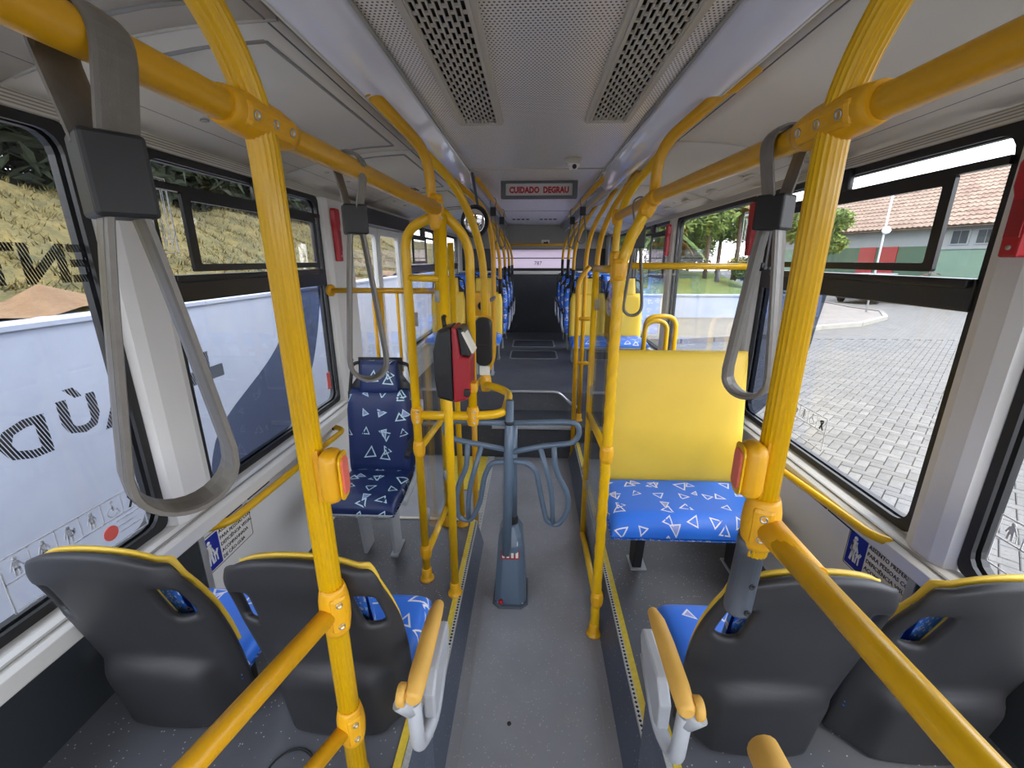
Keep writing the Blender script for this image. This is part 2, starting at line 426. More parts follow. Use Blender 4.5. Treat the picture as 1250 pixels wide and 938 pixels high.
# yellow door zone with bumpy edge strip
MB().box((-.66, 2.85, 0), (-.37, 3.42, .006)).build('door_zone_plate', M['nose_y'], floor)
st = MB(); st.box((-.37, 2.35, 0), (-.31, 3.42, .008))
for i in range(30):
    for k in range(3): st.lathe([(.007, 0), (.006, .004), (.003, .006)], (-.36+.02*k, 2.37+.035*i, .008), n=6)
st.build('bumpy_edge_strip', M['nose_w'], floor)['kind'] = 'stuff'

def platform(name, side, x_out, xb, xt, y0, y1, h):
    """raised seat platform with a sloping riser towards the aisle"""
    mb = MB(); s = 1 if xt > 0 else -1
    mb.prism([(x_out, 0), (xb, 0), (xt, h-.012), (xt+s*.01, h), (x_out, h)], (0, y1, 0), (1, 0, 0), (0, 0, 1), y1-y0)
    o = struct(mb, name, M['deck'])
    rb = MB(); rb.add([(xb-s*.002, y0, 0), (xb-s*.002, y1, 0), (xt-s*.002, y1, h-.01), (xt-s*.002, y0, h-.01)], [(0, 1, 2, 3)])
    rb.build('riser', M['riser'], o, solid=.003)
    nb = MB().box((xt+s*.012, y0, h), (xt+s*.036, y1, h+.003)); nb.build('nosing_band', M['nose_y'], o)
    nw = MB().box((xt-s*.004, y0, h-.012), (xt+s*.012, y1, h+.004)); dz = MB()
    n = int((y1-y0)/.016)
    for i in range(n): dz.lathe([(.006, 0), (.003, .003)], (xt+s*.004, y0+.008+.016*i, h+.004), n=4)
    nw.build('nosing_profile', M['nose_w'], o); q = dz.build('nosing_studs', M['ink'], o); q['kind'] = 'stuff'
    MB().box((xb-s*.05, y0, 0), (xb-s*.047, y1, .0012)).build('floor_seam', M['seam'], o)
    return o
PLAT = .15
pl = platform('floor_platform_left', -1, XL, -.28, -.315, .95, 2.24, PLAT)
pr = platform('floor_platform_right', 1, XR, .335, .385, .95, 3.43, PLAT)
MB().box((XL, 2.24, .13), (-.33, 2.262, .155)).build('threshold_strip', M['paper'], pl)

def wheel_box(name, s, xa, xw):
    z = .48; pts = [(xw, .95), (xa, .95), (xa, .66)]
    r = .2
    for k in range(1, 9):
        a = PI/2*k/8; pts.append((xa+s*(r-r*math.cos(a)), .66-r*math.sin(a)))
    pts += [(xw, .46)]
    o = struct(MB().prism([(p[0], p[1]) for p in pts], (0, 0, 0), (1, 0, 0), (0, 1, 0), z), name, M['deck'])
    e = pts[1:-1]
    for nm, d0, d1, m, dz in (('nosing_profile', -.003, .012, M['nose_w'], .004), ('nosing_band', .014, .034, M['nose_y'], .003)):
        mb = MB(); vs = []
        for i, p in enumerate(e):
            q0 = Vector(e[max(i-1, 0)]); q1 = Vector(e[min(i+1, len(e)-1)]); t = (q1-q0).normalized(); n = Vector((t.y, -t.x))*1.0
            if n.x*s < 0: n = -n
            for dd in (d0, d1): vs.append((p[0]+n.x*dd, p[1]+n.y*dd, z)); vs.append((p[0]+n.x*dd, p[1]+n.y*dd, z+dz))
        fs = []
        for i in range(len(e)-1):
            a = i*4; b = a+4; fs += [(a, b, b+1, a+1), (a+1, b+1, b+3, a+3), (a+3, b+3, b+2, a+2), (a+2, b+2, b, a)]
        mb.add(vs, fs); mb.build(nm, m, o)
    rb = MB(); vs = []
    for p in e: vs += [(p[0]-s*.0015, p[1]-.001, .0), (p[0]-s*.0015, p[1]-.001, z-.004)]
    rb.add(vs, [(2*i, 2*i+2, 2*i+3, 2*i+1) for i in range(len(e)-1)]); rb.build('riser', M['riser'], o)
    cx = xw-s*.62 if False else (-.57 if s < 0 else .5)
    MB().tube([(cx+.055*math.cos(a), .70+.055*math.sin(a), z+.002) for a in [2*PI*k/24 for k in range(24)]], .0025, 6, closed=True).build('inspection_cap', M['ink'], o)
    MB().lathe([(.052, 0), (.052, .003), (.048, .004)], (cx, .70, z), n=24).build('inspection_lid', M['deck'], o)
    return o
wheel_box('floor_wheel_box_left', -1, -.29, XL); wheel_box('floor_wheel_box_right', 1, .345, XR)

# rear steps and rear deck
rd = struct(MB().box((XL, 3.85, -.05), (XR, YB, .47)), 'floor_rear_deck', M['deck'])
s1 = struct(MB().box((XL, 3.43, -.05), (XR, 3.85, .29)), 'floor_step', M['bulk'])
MB().box((-.33, 3.415, .27), (.36, 3.45, .30), .004).build('step_edge_profile', M['alu'], s1)
MB().tube(fillet([(-.22, 3.835, .48), (.26, 3.835, .48), (.36, 3.835, .38), (.42, 3.7, .38)], .06), .014, 8).build('step_edge_profile', M['alu'], rd)
for (y0, y1) in ((5.25, 5.75), (6.0, 6.55)):
    h = MB().ring(rrect(.62, y1-y0, .05, cx=.03, cy=(y0+y1)/2), rrect(.58, y1-y0-.05, .04, cx=.03, cy=(y0+y1)/2), (0, 0, .47), (1, 0, 0), (0, 1, 0), .006).build('floor_hatch', M['alu'], rd)
    MB().prism(rrect(.57, y1-y0-.06, .04, cx=.03, cy=(y0+y1)/2), (0, 0, .47), (1, 0, 0), (0, 1, 0), .003).build('hatch_lid', M['bulk'], h)

# side walls below the windows
def wall(name, x, s, ycut, door=None):
    xo = x+s*.034
    segs = [(YF, YB)] if not door else [(YF, door[0]), (door[1], YB)]
    mb = MB()
    for a, b in segs: mb.box((x, a, -.05), (xo, b, .82))
    mb.box((x, YF, 2.0), (xo, YB, 2.3))
    o = struct(mb, name, M['wall'])
    MB().box((x-s*.012, -1.5, .1), (x, ycut, .75)).build('dark_panel', M['carpet'], o)
    MB().box((x-s*.016, ycut-.004, .1), (x, ycut+.022, .75)).build('joint_strip', M['alu'], o)
    for a, b in segs:
        c = MB().prism([(0, .742), (-s*.062, .748), (-s*.07, .756), (-s*.07, .80), (-s*.058, .808), (-s*.028, .822), (0, .826)], (x, b, 0), (1, 0, 0), (0, 0, 1), b-a)
        l = c.build('sill_ledge', M['pillar'], o, bevel=.002)
        MB().box((x-s*.052, a, .8125), (x-s*.044, b, .817)).build('sill_groove', M['seam'], l)
    MB().box((x-s*.024, YF, 2.0), (x, YB, 2.04)).build('valance', M['ceil_side'], o)
    mbv = MB()
    for k in range(4): mbv.box((x-s*.0255, YF, 2.006+.008*k), (x-s*.024, YB, 2.009+.008*k))
    mbv.build('valance_ribs', M['seam'], o)
    return o
wl_ = wall('wall_left', XL, -1, 1.255, (2.86, 3.97))
wr_ = wall('wall_right', XR, 1, 1.155)
for (x, s, ys, p) in ((XL, -1, (1.43, 1.62), wl_), (XR, 1, (1.50, 1.66), wr_)):
    for y in ys: MB().box((x-s*.004, y-.075, .695), (x, y+.075, .709)).build('wall_slot', M['ink'], p)

PILLARS = []
def pillar(name, x, s, y0, y1, z0=.82, z1=2.0):
    mb = MB(); a = .028
    mb.prism([(0, y0), (-s*a, y0+.012), (-s*(a+.012), y0+.045), (-s*(a+.012), y1-.045), (-s*a, y1-.012), (0, y1), (s*.034, y1), (s*.034, y0)], (x, 0, z0), (1, 0, 0), (0, 1, 0), z1-z0)
    return struct(mb, name, M['pillar'])
LP = [(YF, -1.7), (-.42, -.12), (1.17, 1.36), (2.48, 2.86), (3.97, 4.2), (5.5, 5.65), (7.0, YB)]
RP = [(YF, -1.7), (-.42, -.12), (1.07, 1.22), (2.38, 2.52), (3.85, 4.0), (5.4, 5.5), (7.0, YB)]
for i, (a, b) in enumerate(LP): pillar('trim_%d' % (i+1), XL, -1, a, b)
for i, (a, b) in enumerate(RP): pillar('trim_%d' % (i+1+len(LP)), XR, 1, a, b)
# dark spot screw and hidden cap of the wide left pillar
for z in (1.28, 1.05):
    MB().lathe([(.012, 0), (.012, .004), (.008, .006)], (XL+.041, 2.63, z), (1, 0, 0), 10).build('pillar_plug', M['ink'], bpy.data.objects['trim_4'])

WN = 0
def window(x, s, y0, y1, z0=.83, z1=2.0, slider=None, pane='glass', transom=True):
    """fixed pane in a black rubber frame, with sliding vents above a black transom"""
    global WN; WN += 1
    o = bpy.data.objects.new('window_%d' % WN, None); COL.objects.link(o); o['kind'] = 'structure'; o.location = (x, (y0+y1)/2, z0)
    W, Hh = y1-y0, z1-z0
    AX, AY = (0, 1, 0), (0, 0, 1)      # 2-D plane of the window; normal is +x
    def P2(mb, *a): return mb
    xin = s*.004
    MB().ring(rrect(W, Hh, .03, cy=Hh/2), rrect(W-.05, Hh-.05, .05, cy=Hh/2), (xin if s < 0 else xin, 0, 0), AX, AY, s*-.012 if s < 0 else -.012).build('rubber_frame', M['black'], o)
    MB().ring(rrect(W+.002, Hh+.002, .03, cy=Hh/2), rrect(W-.052, Hh-.052, .05, cy=Hh/2), (s*.018 if s > 0 else -.038, 0, 0), AX, AY, .02).build('outer_frame', M['black'], o)
    MB().prism(rrect(W-.03, Hh-.03, .05, cy=Hh/2), (s*.012, 0, 0), AX, AY, .005).build('pane', M[pane], o)
    if transom:
        t = MB().box((s*.012, -W/2+.02, .70), (-s*.014, W/2-.02, .79)); t.build('transom', M['black_gloss'], o, bevel=.004)
        MB().box((-s*.014, -W/2+.03, .765), (-s*.030, W/2-.12, .79), .004).build('transom_ledge', M['black_gloss'], o)
    if slider:
        for (a, b, za, zb, off) in slider:
            c = (a+b)/2-(y0+y1)/2; sw = b-a; sh = zb-za; zc = (za+zb)/2-z0
            fr = MB().ring(rrect(sw, sh, .008, cx=c, cy=zc), rrect(sw-.07, sh-.05, .006, cx=c, cy=zc), (-s*off, 0, 0), AX, AY, .012).build('sliding_frame', M['black_gloss'], o)
            MB().prism(rrect(sw-.05, sh-.03, .006, cx=c, cy=zc), (-s*off+.004, 0, 0), AX, AY, .004).build('sliding_pane', M[pane], fr)
        a, b, za, zb, off = slider[0]
        MB().box((0, -W/2+.02, zb-z0), (-s*.02, W/2-.02, zb-z0+.022)).build('sliding_track', M['black_gloss'], o)
        c = (a+b)/2-(y0+y1)/2+.22
        MB().box((0, c-.09, zb-z0+.02), (-s*.025, c+.07, z1-z0), .008).build('catch_box', M['black_gloss'], o)
    return o
# left: from the front backwards; the wide gap is the door
wlf = window(XL, -1, -1.7, -.42, transom=False)
wl0 = window(XL, -1, -.12, 1.17, transom=False)
wl1 = window(XL, -1, 1.36, 2.48, slider=[(1.47, 2.06, 1.63, 1.885, .022), (2.02, 2.40, 1.63, 1.885, .010)])
wl3 = window(XL, -1, 4.2, 5.5, slider=[(4.3, 4.85, 1.63, 1.885, .022)]); wl4 = window(XL, -1, 5.65, 7.0)
wrf = window(XR, 1, -1.7, -.42, transom=False)
wr0 = window(XR, 1, -.12, 1.07, transom=False)
wr1 = window(XR, 1, 1.22, 2.38, slider=[(1.375, 2.0, 1.635, 1.90, .022), (1.96, 2.33, 1.635, 1.90, .010)])
wr2 = window(XR, 1, 2.52, 3.85, transom=False)
wr3 = window(XR, 1, 4.0, 5.4, slider=[(4.1, 4.6, 1.5, 1.90, .022)], transom=False); wr4 = window(XR, 1, 5.5, 7.0, transom=False)

# passenger door in the left wall
dr = bpy.data.objects.new('door_1', None); COL.objects.link(dr); dr['kind'] = 'structure'; dr.location = (XL, 3.415, 0)
MB().box((-.05, -.555, 1.9), (.10, .555, 2.0)).build('door_header', M['black_gloss'], dr)
MB().tube([(.07, -.5, 1.95), (.07, .5, 1.95)], .018, 10).build('door_motor', M['grey_dark_metal'], dr)
for (a, b) in ((-.555, -.005), (.005, .555)):
    lf = MB().ring(rrect(b-a, 1.9, .01, cx=(a+b)/2, cy=.95), rrect(b-a-.09, 1.76, .03, cx=(a+b)/2, cy=.97), (-.03, 0, 0), (0, 1, 0), (0, 0, 1), .03).build('door_leaf', M['pillar'], dr)
    MB().prism(rrect(b-a-.07, 1.78, .03, cx=(a+b)/2, cy=.97), (-.018, 0, 0), (0, 1, 0), (0, 0, 1), .005).build('pane', M['glass'], lf)
    MB().tube([(.03, (a+b)/2, .7), (.03, (a+b)/2, 1.4)], .014, 10).build('door_handle', M['yellow_rail'], lf)

# front end behind the camera: dash, windscreen
fw = struct(MB().box((XL, YF-.06, -.05), (XR, YF, .75)).box((XL, YF-.06, 2.05), (XR, YF, 2.3)), 'wall_front', M['wall'])
MB().prism([(XL, .75), (XR, .75), (XR, 2.05), (XL, 2.05)], (0, YF-.03, 0), (1, 0, 0), (0, 0, 1), .006).build('windscreen', M['glass'], fw)

# rear wall
bw = struct(MB().box((XL, YB, .4), (XR, YB+.06, 1.5)).box((XL, YB, 1.83), (XR, YB+.06, 2.3)).box((XL, YB, 1.5), (-.62, YB+.06, 1.83)).box((.70, YB, 1.5), (XR, YB+.06, 1.83)), 'wall_rear', M['bulk'])
MB().box((XL, YB-.03, 1.84), (XR, YB, 2.2)).build('upper_panel', M['seam'], bw)
MB().box((XL, YB-.05, 1.435), (XR, YB, 1.49), .008).build('ledge', M['pillar'], bw)
MB().box((XL, YB-.02, 1.49), (XR, YB, 1.535)).build('lower_frame', M['black'], bw)
MB().prism([(-.62, 1.5), (.70, 1.5), (.70, 1.83), (-.62, 1.83)], (0, YB+.03, 0), (1, 0, 0), (0, 0, 1), .006).build('rear_pane', M['milky'], bw)
MB().box((-.62, YB-.012, 1.685), (.70, YB+.02, 1.70)).build('heater_bar', M['ink'], bw)
text_mesh('rear_number', '787', .085, M['ink'], bw, frame_m((.09, YB-.01, 1.61), (1, 0, 0), (0, 0, 1)))
MB().box((.14, YB-.036, 1.885), (.27, YB-.031, 1.975)).build('notice', M['sign_white'], bw)
MB().prism([(-.03, -.012), (.02, -.012), (.02, -.03), (.05, 0), (.02, .03), (.02, .012), (-.03, .012)], (.205, YB-.0365, 1.93), (1, 0, 0), (0, 0, 1), .002).build('notice_mark', M['ink'], bw)

# ================================================================ ceiling
roof = struct(MB().box((XL-.06, YF-.06, 2.27), (XR+.06, YB+.06, 2.32)), 'ceiling', M['wall'])
ZC = 2.2
for (a, b) in ((YF, 2.86), (2.866, 5.2), (5.206, YB)):
    MB().box((CX-.41, a, ZC), (CX+.41, b, ZC+.02)).build('perforated_panel', M['perf'], roof)
    MB().box((CX-.41, b-.006, ZC-.006), (CX+.41, b, ZC)).build('panel_joint', M['vent'], roof)
# side panels, one object for each length between joints
def side_panel(s, y0, y1):
    xa = CX+s*.545; xb = (XR if s > 0 else XL)-s*.02
    pts = []
    for k in range(9):
        t = k/8; pts.append((xa+(xb-xa)*t, 2.145-.105*t-.028*math.sin(t*PI)*-1))
    vs = []; n = len(pts)
    for y in (y0+.003, y1-.003):
        for p in pts: vs.append((p[0], y, p[1]))
    mb = MB(); mb.add(vs, [(i, i+1, n+i+1, n+i) for i in range(n-1)], True)
    o = mb.build('ceiling_side_panel', M['ceil_side'], roof, solid=.01)
    return o, pts
def spz(s, x):
    xa = CX+s*.545; xb = (XR if s > 0 else XL)-s*.02; t = (x-xa)/(xb-xa); return 2.145-.105*t+.028*math.sin(t*PI)
for s, off in ((-1, 0.0), (1, -.09)):
    ys = [YF] + [-1.12+1.07*k+off for k in range(8)] + [YB]
    for a, b in zip(ys, ys[1:]):
        o, pts = side_panel(s, a, b)
        x = CX+s*1.03
        if b-a > .9:
            for yy in (a+.16, a+.42):
                MB().lathe([(.013, 0), (.013, -.004), (.007, -.005), (.006, -.003)], (x, yy, spz(s, x)-.005), n=12).build('panel_screw', M['steel'], o)
        if b-a > .9 and s < 0:   # shallow hatch outline
            m2 = MB(); A = [(CX+s*.62, a+.08), (CX+s*.90, a+.08), (CX+s*.90, b-.08), (CX+s*.62, b-.08)]
            for (p, q) in zip(A, A[1:]+A[:1]):
                m2.tube([(p[0], p[1], spz(s, p[0])-.005), ((p[0]+q[0])/2, (p[1]+q[1])/2, spz(s, (p[0]+q[0])/2)-.005), (q[0], q[1], spz(s, q[0])-.005)], .005, 6)
            m2.build('hatch_outline', M['seam'], o)
        # joint strip
        m3 = MB(); m3.tube([(CX+s*(.545+.6*k/6), b, spz(s, CX+s*(.545+.6*k/6))-.004) for k in range(7)], .005, 6); m3.build('joint_strip', M['vent'], o)
    MB().tube([(CX+s*.57, YF, spz(s, CX+s*.57)-.004), (CX+s*.57, YB, spz(s, CX+s*.57)-.004)], .003, 6).build('panel_seam', M['sign_frame'], roof)
    MB().tube([(CX+s*1.08, YF, spz(s, CX+s*1.08)-.004), (CX+s*1.08, YB, spz(s, CX+s*1.08)-.004)], .002, 6).build('panel_seam', M['sign_frame'], roof)
    # dark slot between lamp cover and side panel
    MB().box((CX+s*.49, YF, 2.16), (CX+s*.56, YB, 2.17)).build('slot_back', M['sign_frame'], roof)
# oval air nozzles on the right panel near the window
for y in (2.38, 2.86, 3.3, 3.75):
    x = CX+1.06; z = spz(1, x)
    n = MB().tube([(x+.022*math.cos(a), y+.06*math.sin(a), z-.008) for a in [2*PI*k/20 for k in range(20)]], .006, 6, closed=True).build('nozzle_ring', M['ceil_side'], roof)
    MB().prism([(.02*math.cos(2*PI*k/16), .055*math.sin(2*PI*k/16)) for k in range(16)], (x, y, z-.008), (1, 0, 0), (0, 1, 0), .003).build('nozzle_grille', M['vent'], n)

# long glossy lamp covers
for s, nm in ((-1, 'left'), (1, 'right')):
    o = thing('strip_light', 'long glossy pale lamp cover along the %s edge of the perforated ceiling' % nm, 'light', (0, YF, 2.1), group='ceiling lamp covers')
    sec = []
    for k in range(9):
        t = k/8; sec.append((CX+s*(.41+.085*t), 2.197-.09*t-.022*math.sin(PI*t)-2.1))
    vs = []
    for y in (0, YB-YF):
        for p in sec: vs.append((p[0], y, p[1]))
    m4 = MB(); m4.add(vs, [(i, i+1, 9+i+1, 9+i) for i in range(8)], True); m4.build('lamp_cover', M['cove'], o, solid=.006)
    MB().tube([(sec[0][0], 0, sec[0][1]-.004), (sec[0][0], YB-YF, sec[0][1]-.004)], .006, 6).build('inner_bead', M['seam'], o)
    MB().tube([(sec[-1][0], 0, sec[-1][1]), (sec[-1][0], YB-YF, sec[-1][1])], .005, 6).build('outer_bead', M['vent'], o)

# two ceiling ventilation grilles with staggered slots
def grille(x0, x1, y0, y1, label):
    o = thing('ventilation_grille', label, 'vent', ((x0+x1)/2, y0, ZC), group='ceiling grilles')
    W = x1-x0; L = y1-y0
    MB().ring(rrect(W, L, .012, cy=L/2), rrect(W-.05, L-.05, .006, cy=L/2), (0, 0, -.016), (1, 0, 0), (0, 1, 0), .016).build('frame', M['vent'], o, bevel=.003)
    MB().ring(rrect(W-.03, L-.03, .008, cy=L/2), rrect(W-.044, L-.044, .008, cy=L/2), (0, 0, -.02), (1, 0, 0), (0, 1, 0), .006).build('frame_lip', M['vent'], o)
    MB().box((-W/2+.02, .02, -.002), (W/2-.02, L-.02, -.0005)).build('backing', M['dark'], o)
    g = MB(); n = 9; iw = W-.05; p = iw/n; ly = .052
    for k in range(n+1): g.box((-iw/2+p*k-.0022, .025, -.013), (-iw/2+p*k+.0022, L-.025, -.008))
    for k in range(n):
        y = .03+(ly/2 if k % 2 else 0)
        while y < L-.03:
            g.box((-iw/2+p*k, y-.004, -.013), (-iw/2+p*(k+1), y+.004, -.008)); y += ly
    q = g.build('slot_grid', M['vent'], o, fix=False); q['kind'] = 'stuff'
    return o
grille(-.297, -.122, .62, 1.925, 'slotted air grille on the left of the perforated ceiling')
grille(.197, .372, .62, 1.915, 'slotted air grille on the right of the perforated ceiling')
# far ceiling intake slots
for k in range(10):
    if k in (4, 5): continue
    MB().box((-.28+.062*k, 6.2, 2.193), (-.24+.062*k, 6.28, 2.2)).build('intake_slot', M['dark'], roof)

# ================================================================ outside
GZ = -.45
def gmat(name, a, b, scale, c=None, bump=.5, scale2=40):
    m = bpy.data.materials.new(name); m.use_nodes = True; t = NT(m); p = t.n['Principled BSDF']; p.inputs['Roughness'].default_value = .9
    co = t.coord(); n1 = t.noise(scale, co, 6, .65); rp = t.new('ShaderNodeValToRGB'); t.L(n1, rp.inputs[0])
    rp.color_ramp.elements[0].position = .35; rp.color_ramp.elements[0].color = a; rp.color_ramp.elements[1].position = .65; rp.color_ramp.elements[1].color = b
    col = rp.outputs[0]
    if c:
        n2 = t.noise(scale2, co, 4, .7); f = t.math('GREATER_THAN', n2, .58); col = t.mix(f, col, c)
    t.L(col, p.inputs['Base Color'])
    if bump: t.L(t.bump(t.noise(scale*6, co, 3), bump, .02), p.inputs['Normal'])
    return m
M['grass'] = gmat('dry_grass', srgb(59, 57, 26), srgb(99, 86, 42), 5, srgb(73, 63, 31), .9, 30)
M['lawn'] = gmat('lawn', srgb(68, 86, 36), srgb(99, 109, 59), 4, srgb(73, 78, 36), .6, 30)
M['dirt'] = gmat('red_dirt', srgb(92, 68, 46), srgb(110, 86, 60), 6, None, .5)
M['white_wall'] = gmat('white_painted_wall', srgb(142, 149, 166), srgb(154, 161, 178), 1.2, None, .15)
M['paver'] = gmat('concrete_paver', srgb(82, 80, 77), srgb(97, 94, 91), 2.5, srgb(75, 73, 69), .3, 60)
M['joint'] = gmat('paver_joint_sand', srgb(38, 36, 34), srgb(51, 48, 45), 8, None, .3)
M['concrete'] = gmat('concrete', srgb(102, 96, 91), srgb(116, 109, 103), 2, None, .3)
M['curb'] = mat('curb_white', srgb(139, 136, 128), .8, var=.15, scale=4)
M['leaf1'] = gmat('leaf_light_green', srgb(80, 102, 40), srgb(119, 133, 65), 5, None, .2)
M['leaf2'] = gmat('leaf_mid_green', srgb(46, 69, 31), srgb(80, 99, 46), 5, None, .2)
M['leaf3'] = gmat('leaf_dark_green', srgb(23, 31, 17), srgb(41, 49, 26), 5, None, .2)
M['leaf_dry'] = gmat('leaf_dry', srgb(115, 88, 46), srgb(133, 108, 60), 5, None, .2)
M['bark'] = gmat('bark', srgb(74, 62, 51), srgb(102, 88, 75), 12, None, .8)
M['petal'] = mat('pink_petal', srgb(139, 80, 89), .7, var=.2)
M['roof_tile'] = gmat('clay_roof_tile', srgb(112, 91, 78), srgb(138, 119, 103), 1.2, srgb(86, 71, 62), .3, 9)
M['b_grey'] = mat('pale_grey_plaster', srgb(126, 130, 130), .8, var=.08, scale=1.5)
M['b_green'] = mat('pale_green_plaster', srgb(102, 125, 108), .8, var=.1, scale=1.5)
M['b_dgreen'] = mat('dark_green_plaster', srgb(62, 83, 65), .8, var=.1, scale=1.5)
M['b_red'] = mat('red_gate_paint', srgb(133, 34, 34), .6, var=.1, scale=2)
M['pane_dark'] = mat('dark_window_pane', srgb(62, 66, 69), .2, var=.2, scale=3)
M['car_body'] = mat('car_silver', srgb(133, 136, 139), .25, var=.02)
M['tyre'] = mat('tyre', srgb(23, 23, 23), .8)

def far_paving():
    m = gmat('far_paver_joints', srgb(84, 81, 78), srgb(100, 97, 92), 2.5, None, .2); t = NT(m); p = t.n['Principled BSDF']
    mp = t.new('ShaderNodeMapping'); mp.inputs['Rotation'].default_value = (0, 0, math.radians(45)); t.L(t.coord(), mp.inputs[0])
    b = t.new('ShaderNodeTexBrick'); b.inputs['Scale'].default_value = 1; b.inputs['Brick Width'].default_value = .21; b.inputs['Row Height'].default_value = .105; b.inputs['Mortar Size'].default_value = .008
    t.L(mp.outputs[0], b.inputs['Vector']); src = p.inputs['Base Color'].links[0].from_socket
    t.L(t.mix(b.outputs['Fac'], src, srgb(58, 55, 52)), p.inputs['Base Color']); return m
M['far_paver'] = far_paving()
gr = struct(MB().box((-60, -60, GZ-.3), (90, 90, GZ-.028)), 'ground_yard', M['joint'])
# yard paving beyond the pieces (too far to tell the stones apart)
MB().box((12.2, -8, GZ-.028), (40, 40, GZ-.006)).build('far_paving', M['far_paver'], gr)
MB().box((1.4, 12.2, GZ-.028), (12.2, 40, GZ-.006)).build('far_paving', M['far_paver'], gr)
MB().box((-2.5, -8, GZ-.028), (1.4, 40, GZ-.006)).build('near_paving', M['concrete'], gr)
# herringbone pavers: the 300 that show largest through the windows are pieces of their own
U = .105; gp = .0028; a45 = math.radians(45); ca, sa = math.cos(a45), math.sin(a45)
near = []; rest = []
for i in range(-110, 160):
    for j in range(-110, 160):
        dd = (i-j) % 4
        if dd == 0: c_ = (i*U+U, j*U+U/2, 0)
        elif dd == 3: c_ = (i*U+U/2, j*U+U, 1)
        else: continue
        X = c_[0]*ca-c_[1]*sa; Y = c_[0]*sa+c_[1]*ca+1.0
        if not (1.5 < X < 12.1 and -4 < Y < 12.1): continue
        q = (X, Y, c_[2]); vis = X > 3.0 and .95 < Y/X < 1.75
        (near if vis else rest).append(q)
near.sort(key=lambda q: q[0]**2+q[1]**2)
rest += near[300:]; near = near[:300]
def paver_box(hx, hy): return [(-hx, -hy, -.05), (hx, -hy, -.05), (hx, hy, -.05), (-hx, hy, -.05), (-hx, -hy, -.006), (hx, -hy, -.006), (hx, hy, -.006), (-hx, hy, -.006), (-hx+.006, -hy+.006, 0), (hx-.006, -hy+.006, 0), (hx-.006, hy-.006, 0), (-hx+.006, hy-.006, 0)]
PF = [(8, 9, 10, 11), (4, 5, 9, 8), (5, 6, 10, 9), (6, 7, 11, 10), (7, 4, 8, 11), (0, 1, 5, 4), (1, 2, 6, 5), (2, 3, 7, 6), (3, 0, 4, 7)]
pme = []
for k in range(4):
    mm = bpy.data.materials.new('concrete_paver_%d' % k)
    pme.append(MB().add(paver_box(U-gp, U/2-gp), PF).mesh('paver')); bpy.data.materials.remove(mm)
    sh = .92+.05*k
    pme[-1].materials.append(gmat('paver_grey_%d' % k, srgb(86*sh, 83*sh, 80*sh), srgb(103*sh, 100*sh, 95*sh), 2.5, srgb(78*sh, 76*sh, 73*sh), .3, 60))
for (X, Y, k) in near:
    o = bpy.data.objects.new('paver', pme[random.randrange(4)]); COL.objects.link(o); o.parent = gr
    o.location = (X, Y, GZ+random.uniform(-.003, .003)); o.rotation_euler = (random.uniform(-.008, .008), random.uniform(-.008, .008), a45+k*PI/2)
big = MB()
for (X, Y, k) in rest:
    a = a45+k*PI/2; c_, s_ = math.cos(a), math.sin(a); h = random.uniform(-.003, .003)
    big.add([(X+p[0]*c_-p[1]*s_, Y+p[0]*s_+p[1]*c_, GZ+p[2]+h) for p in paver_box(U-gp, U/2-gp)], PF)
big.build('paver_field', M['paver'], gr, fix=False)['kind'] = 'stuff'

# planted island with kerb and low white wall
isl = [(-6, 11.4), (3.9, 11.3), (6.8, 12.3), (9.1, 13.9), (10.9, 14.7), (13.0, 16.4), (14.2, 18.2), (14.1, 19.7), (14.4, 21.5), (14.4, 40), (-6, 40)]
island = struct(MB().prism(isl, (0, 0, GZ-.02), (1, 0, 0), (0, 1, 0), .11), 'ground_island', M['concrete'])
kp = isl[:10]
for a, b in zip(kp, kp[1:]):
    a = Vector(a); b = Vector(b); n = max(1, int((b-a).length/1.0)); dv = (b-a)/n
    if a.y > 22: continue
    for k in range(n):
        p = a+dv*(k+.5); t = dv.normalized()
        MB().obox((p.x, p.y, GZ+.05), (t.x, t.y, 0), (-t.y, t.x, 0), (0, 0, 1), dv.length/2-.012, .07, .075).build('kerb_stone', M['curb'] if 8 < p.x < 13.5 else M['concrete'], island)
gwall = struct(MB().prism([(-6, 15.9), (9.9, 15.9), (10.6, 16.4), (10.6, 30), (10.3, 30), (10.3, 16.6), (9.8, 16.2), (-6, 16.2)], (0, 0, GZ), (1, 0, 0), (0, 1, 0), .86), 'wall_garden', M['white_wall'])
MB().prism([(-6, 15.86), (9.95, 15.86), (9.9, 16.24), (-6, 16.24)], (0, 0, GZ+.86), (1, 0, 0), (0, 1, 0), .05).build('coping', M['white_wall'], gwall)
def mound(u, v):
    x = -6+16.2*u; y = 16.2+13*v; e = min(1, v*3)*min(1, (1-u)*8)
    return (x, y, GZ+.8+.75*e+.08*math.sin(x*2.1)*math.cos(y*1.7))
struct(MB().grid(mound, lin(0, 1, 30), lin(0, 1, 24)), 'ground_garden', M['lawn'])

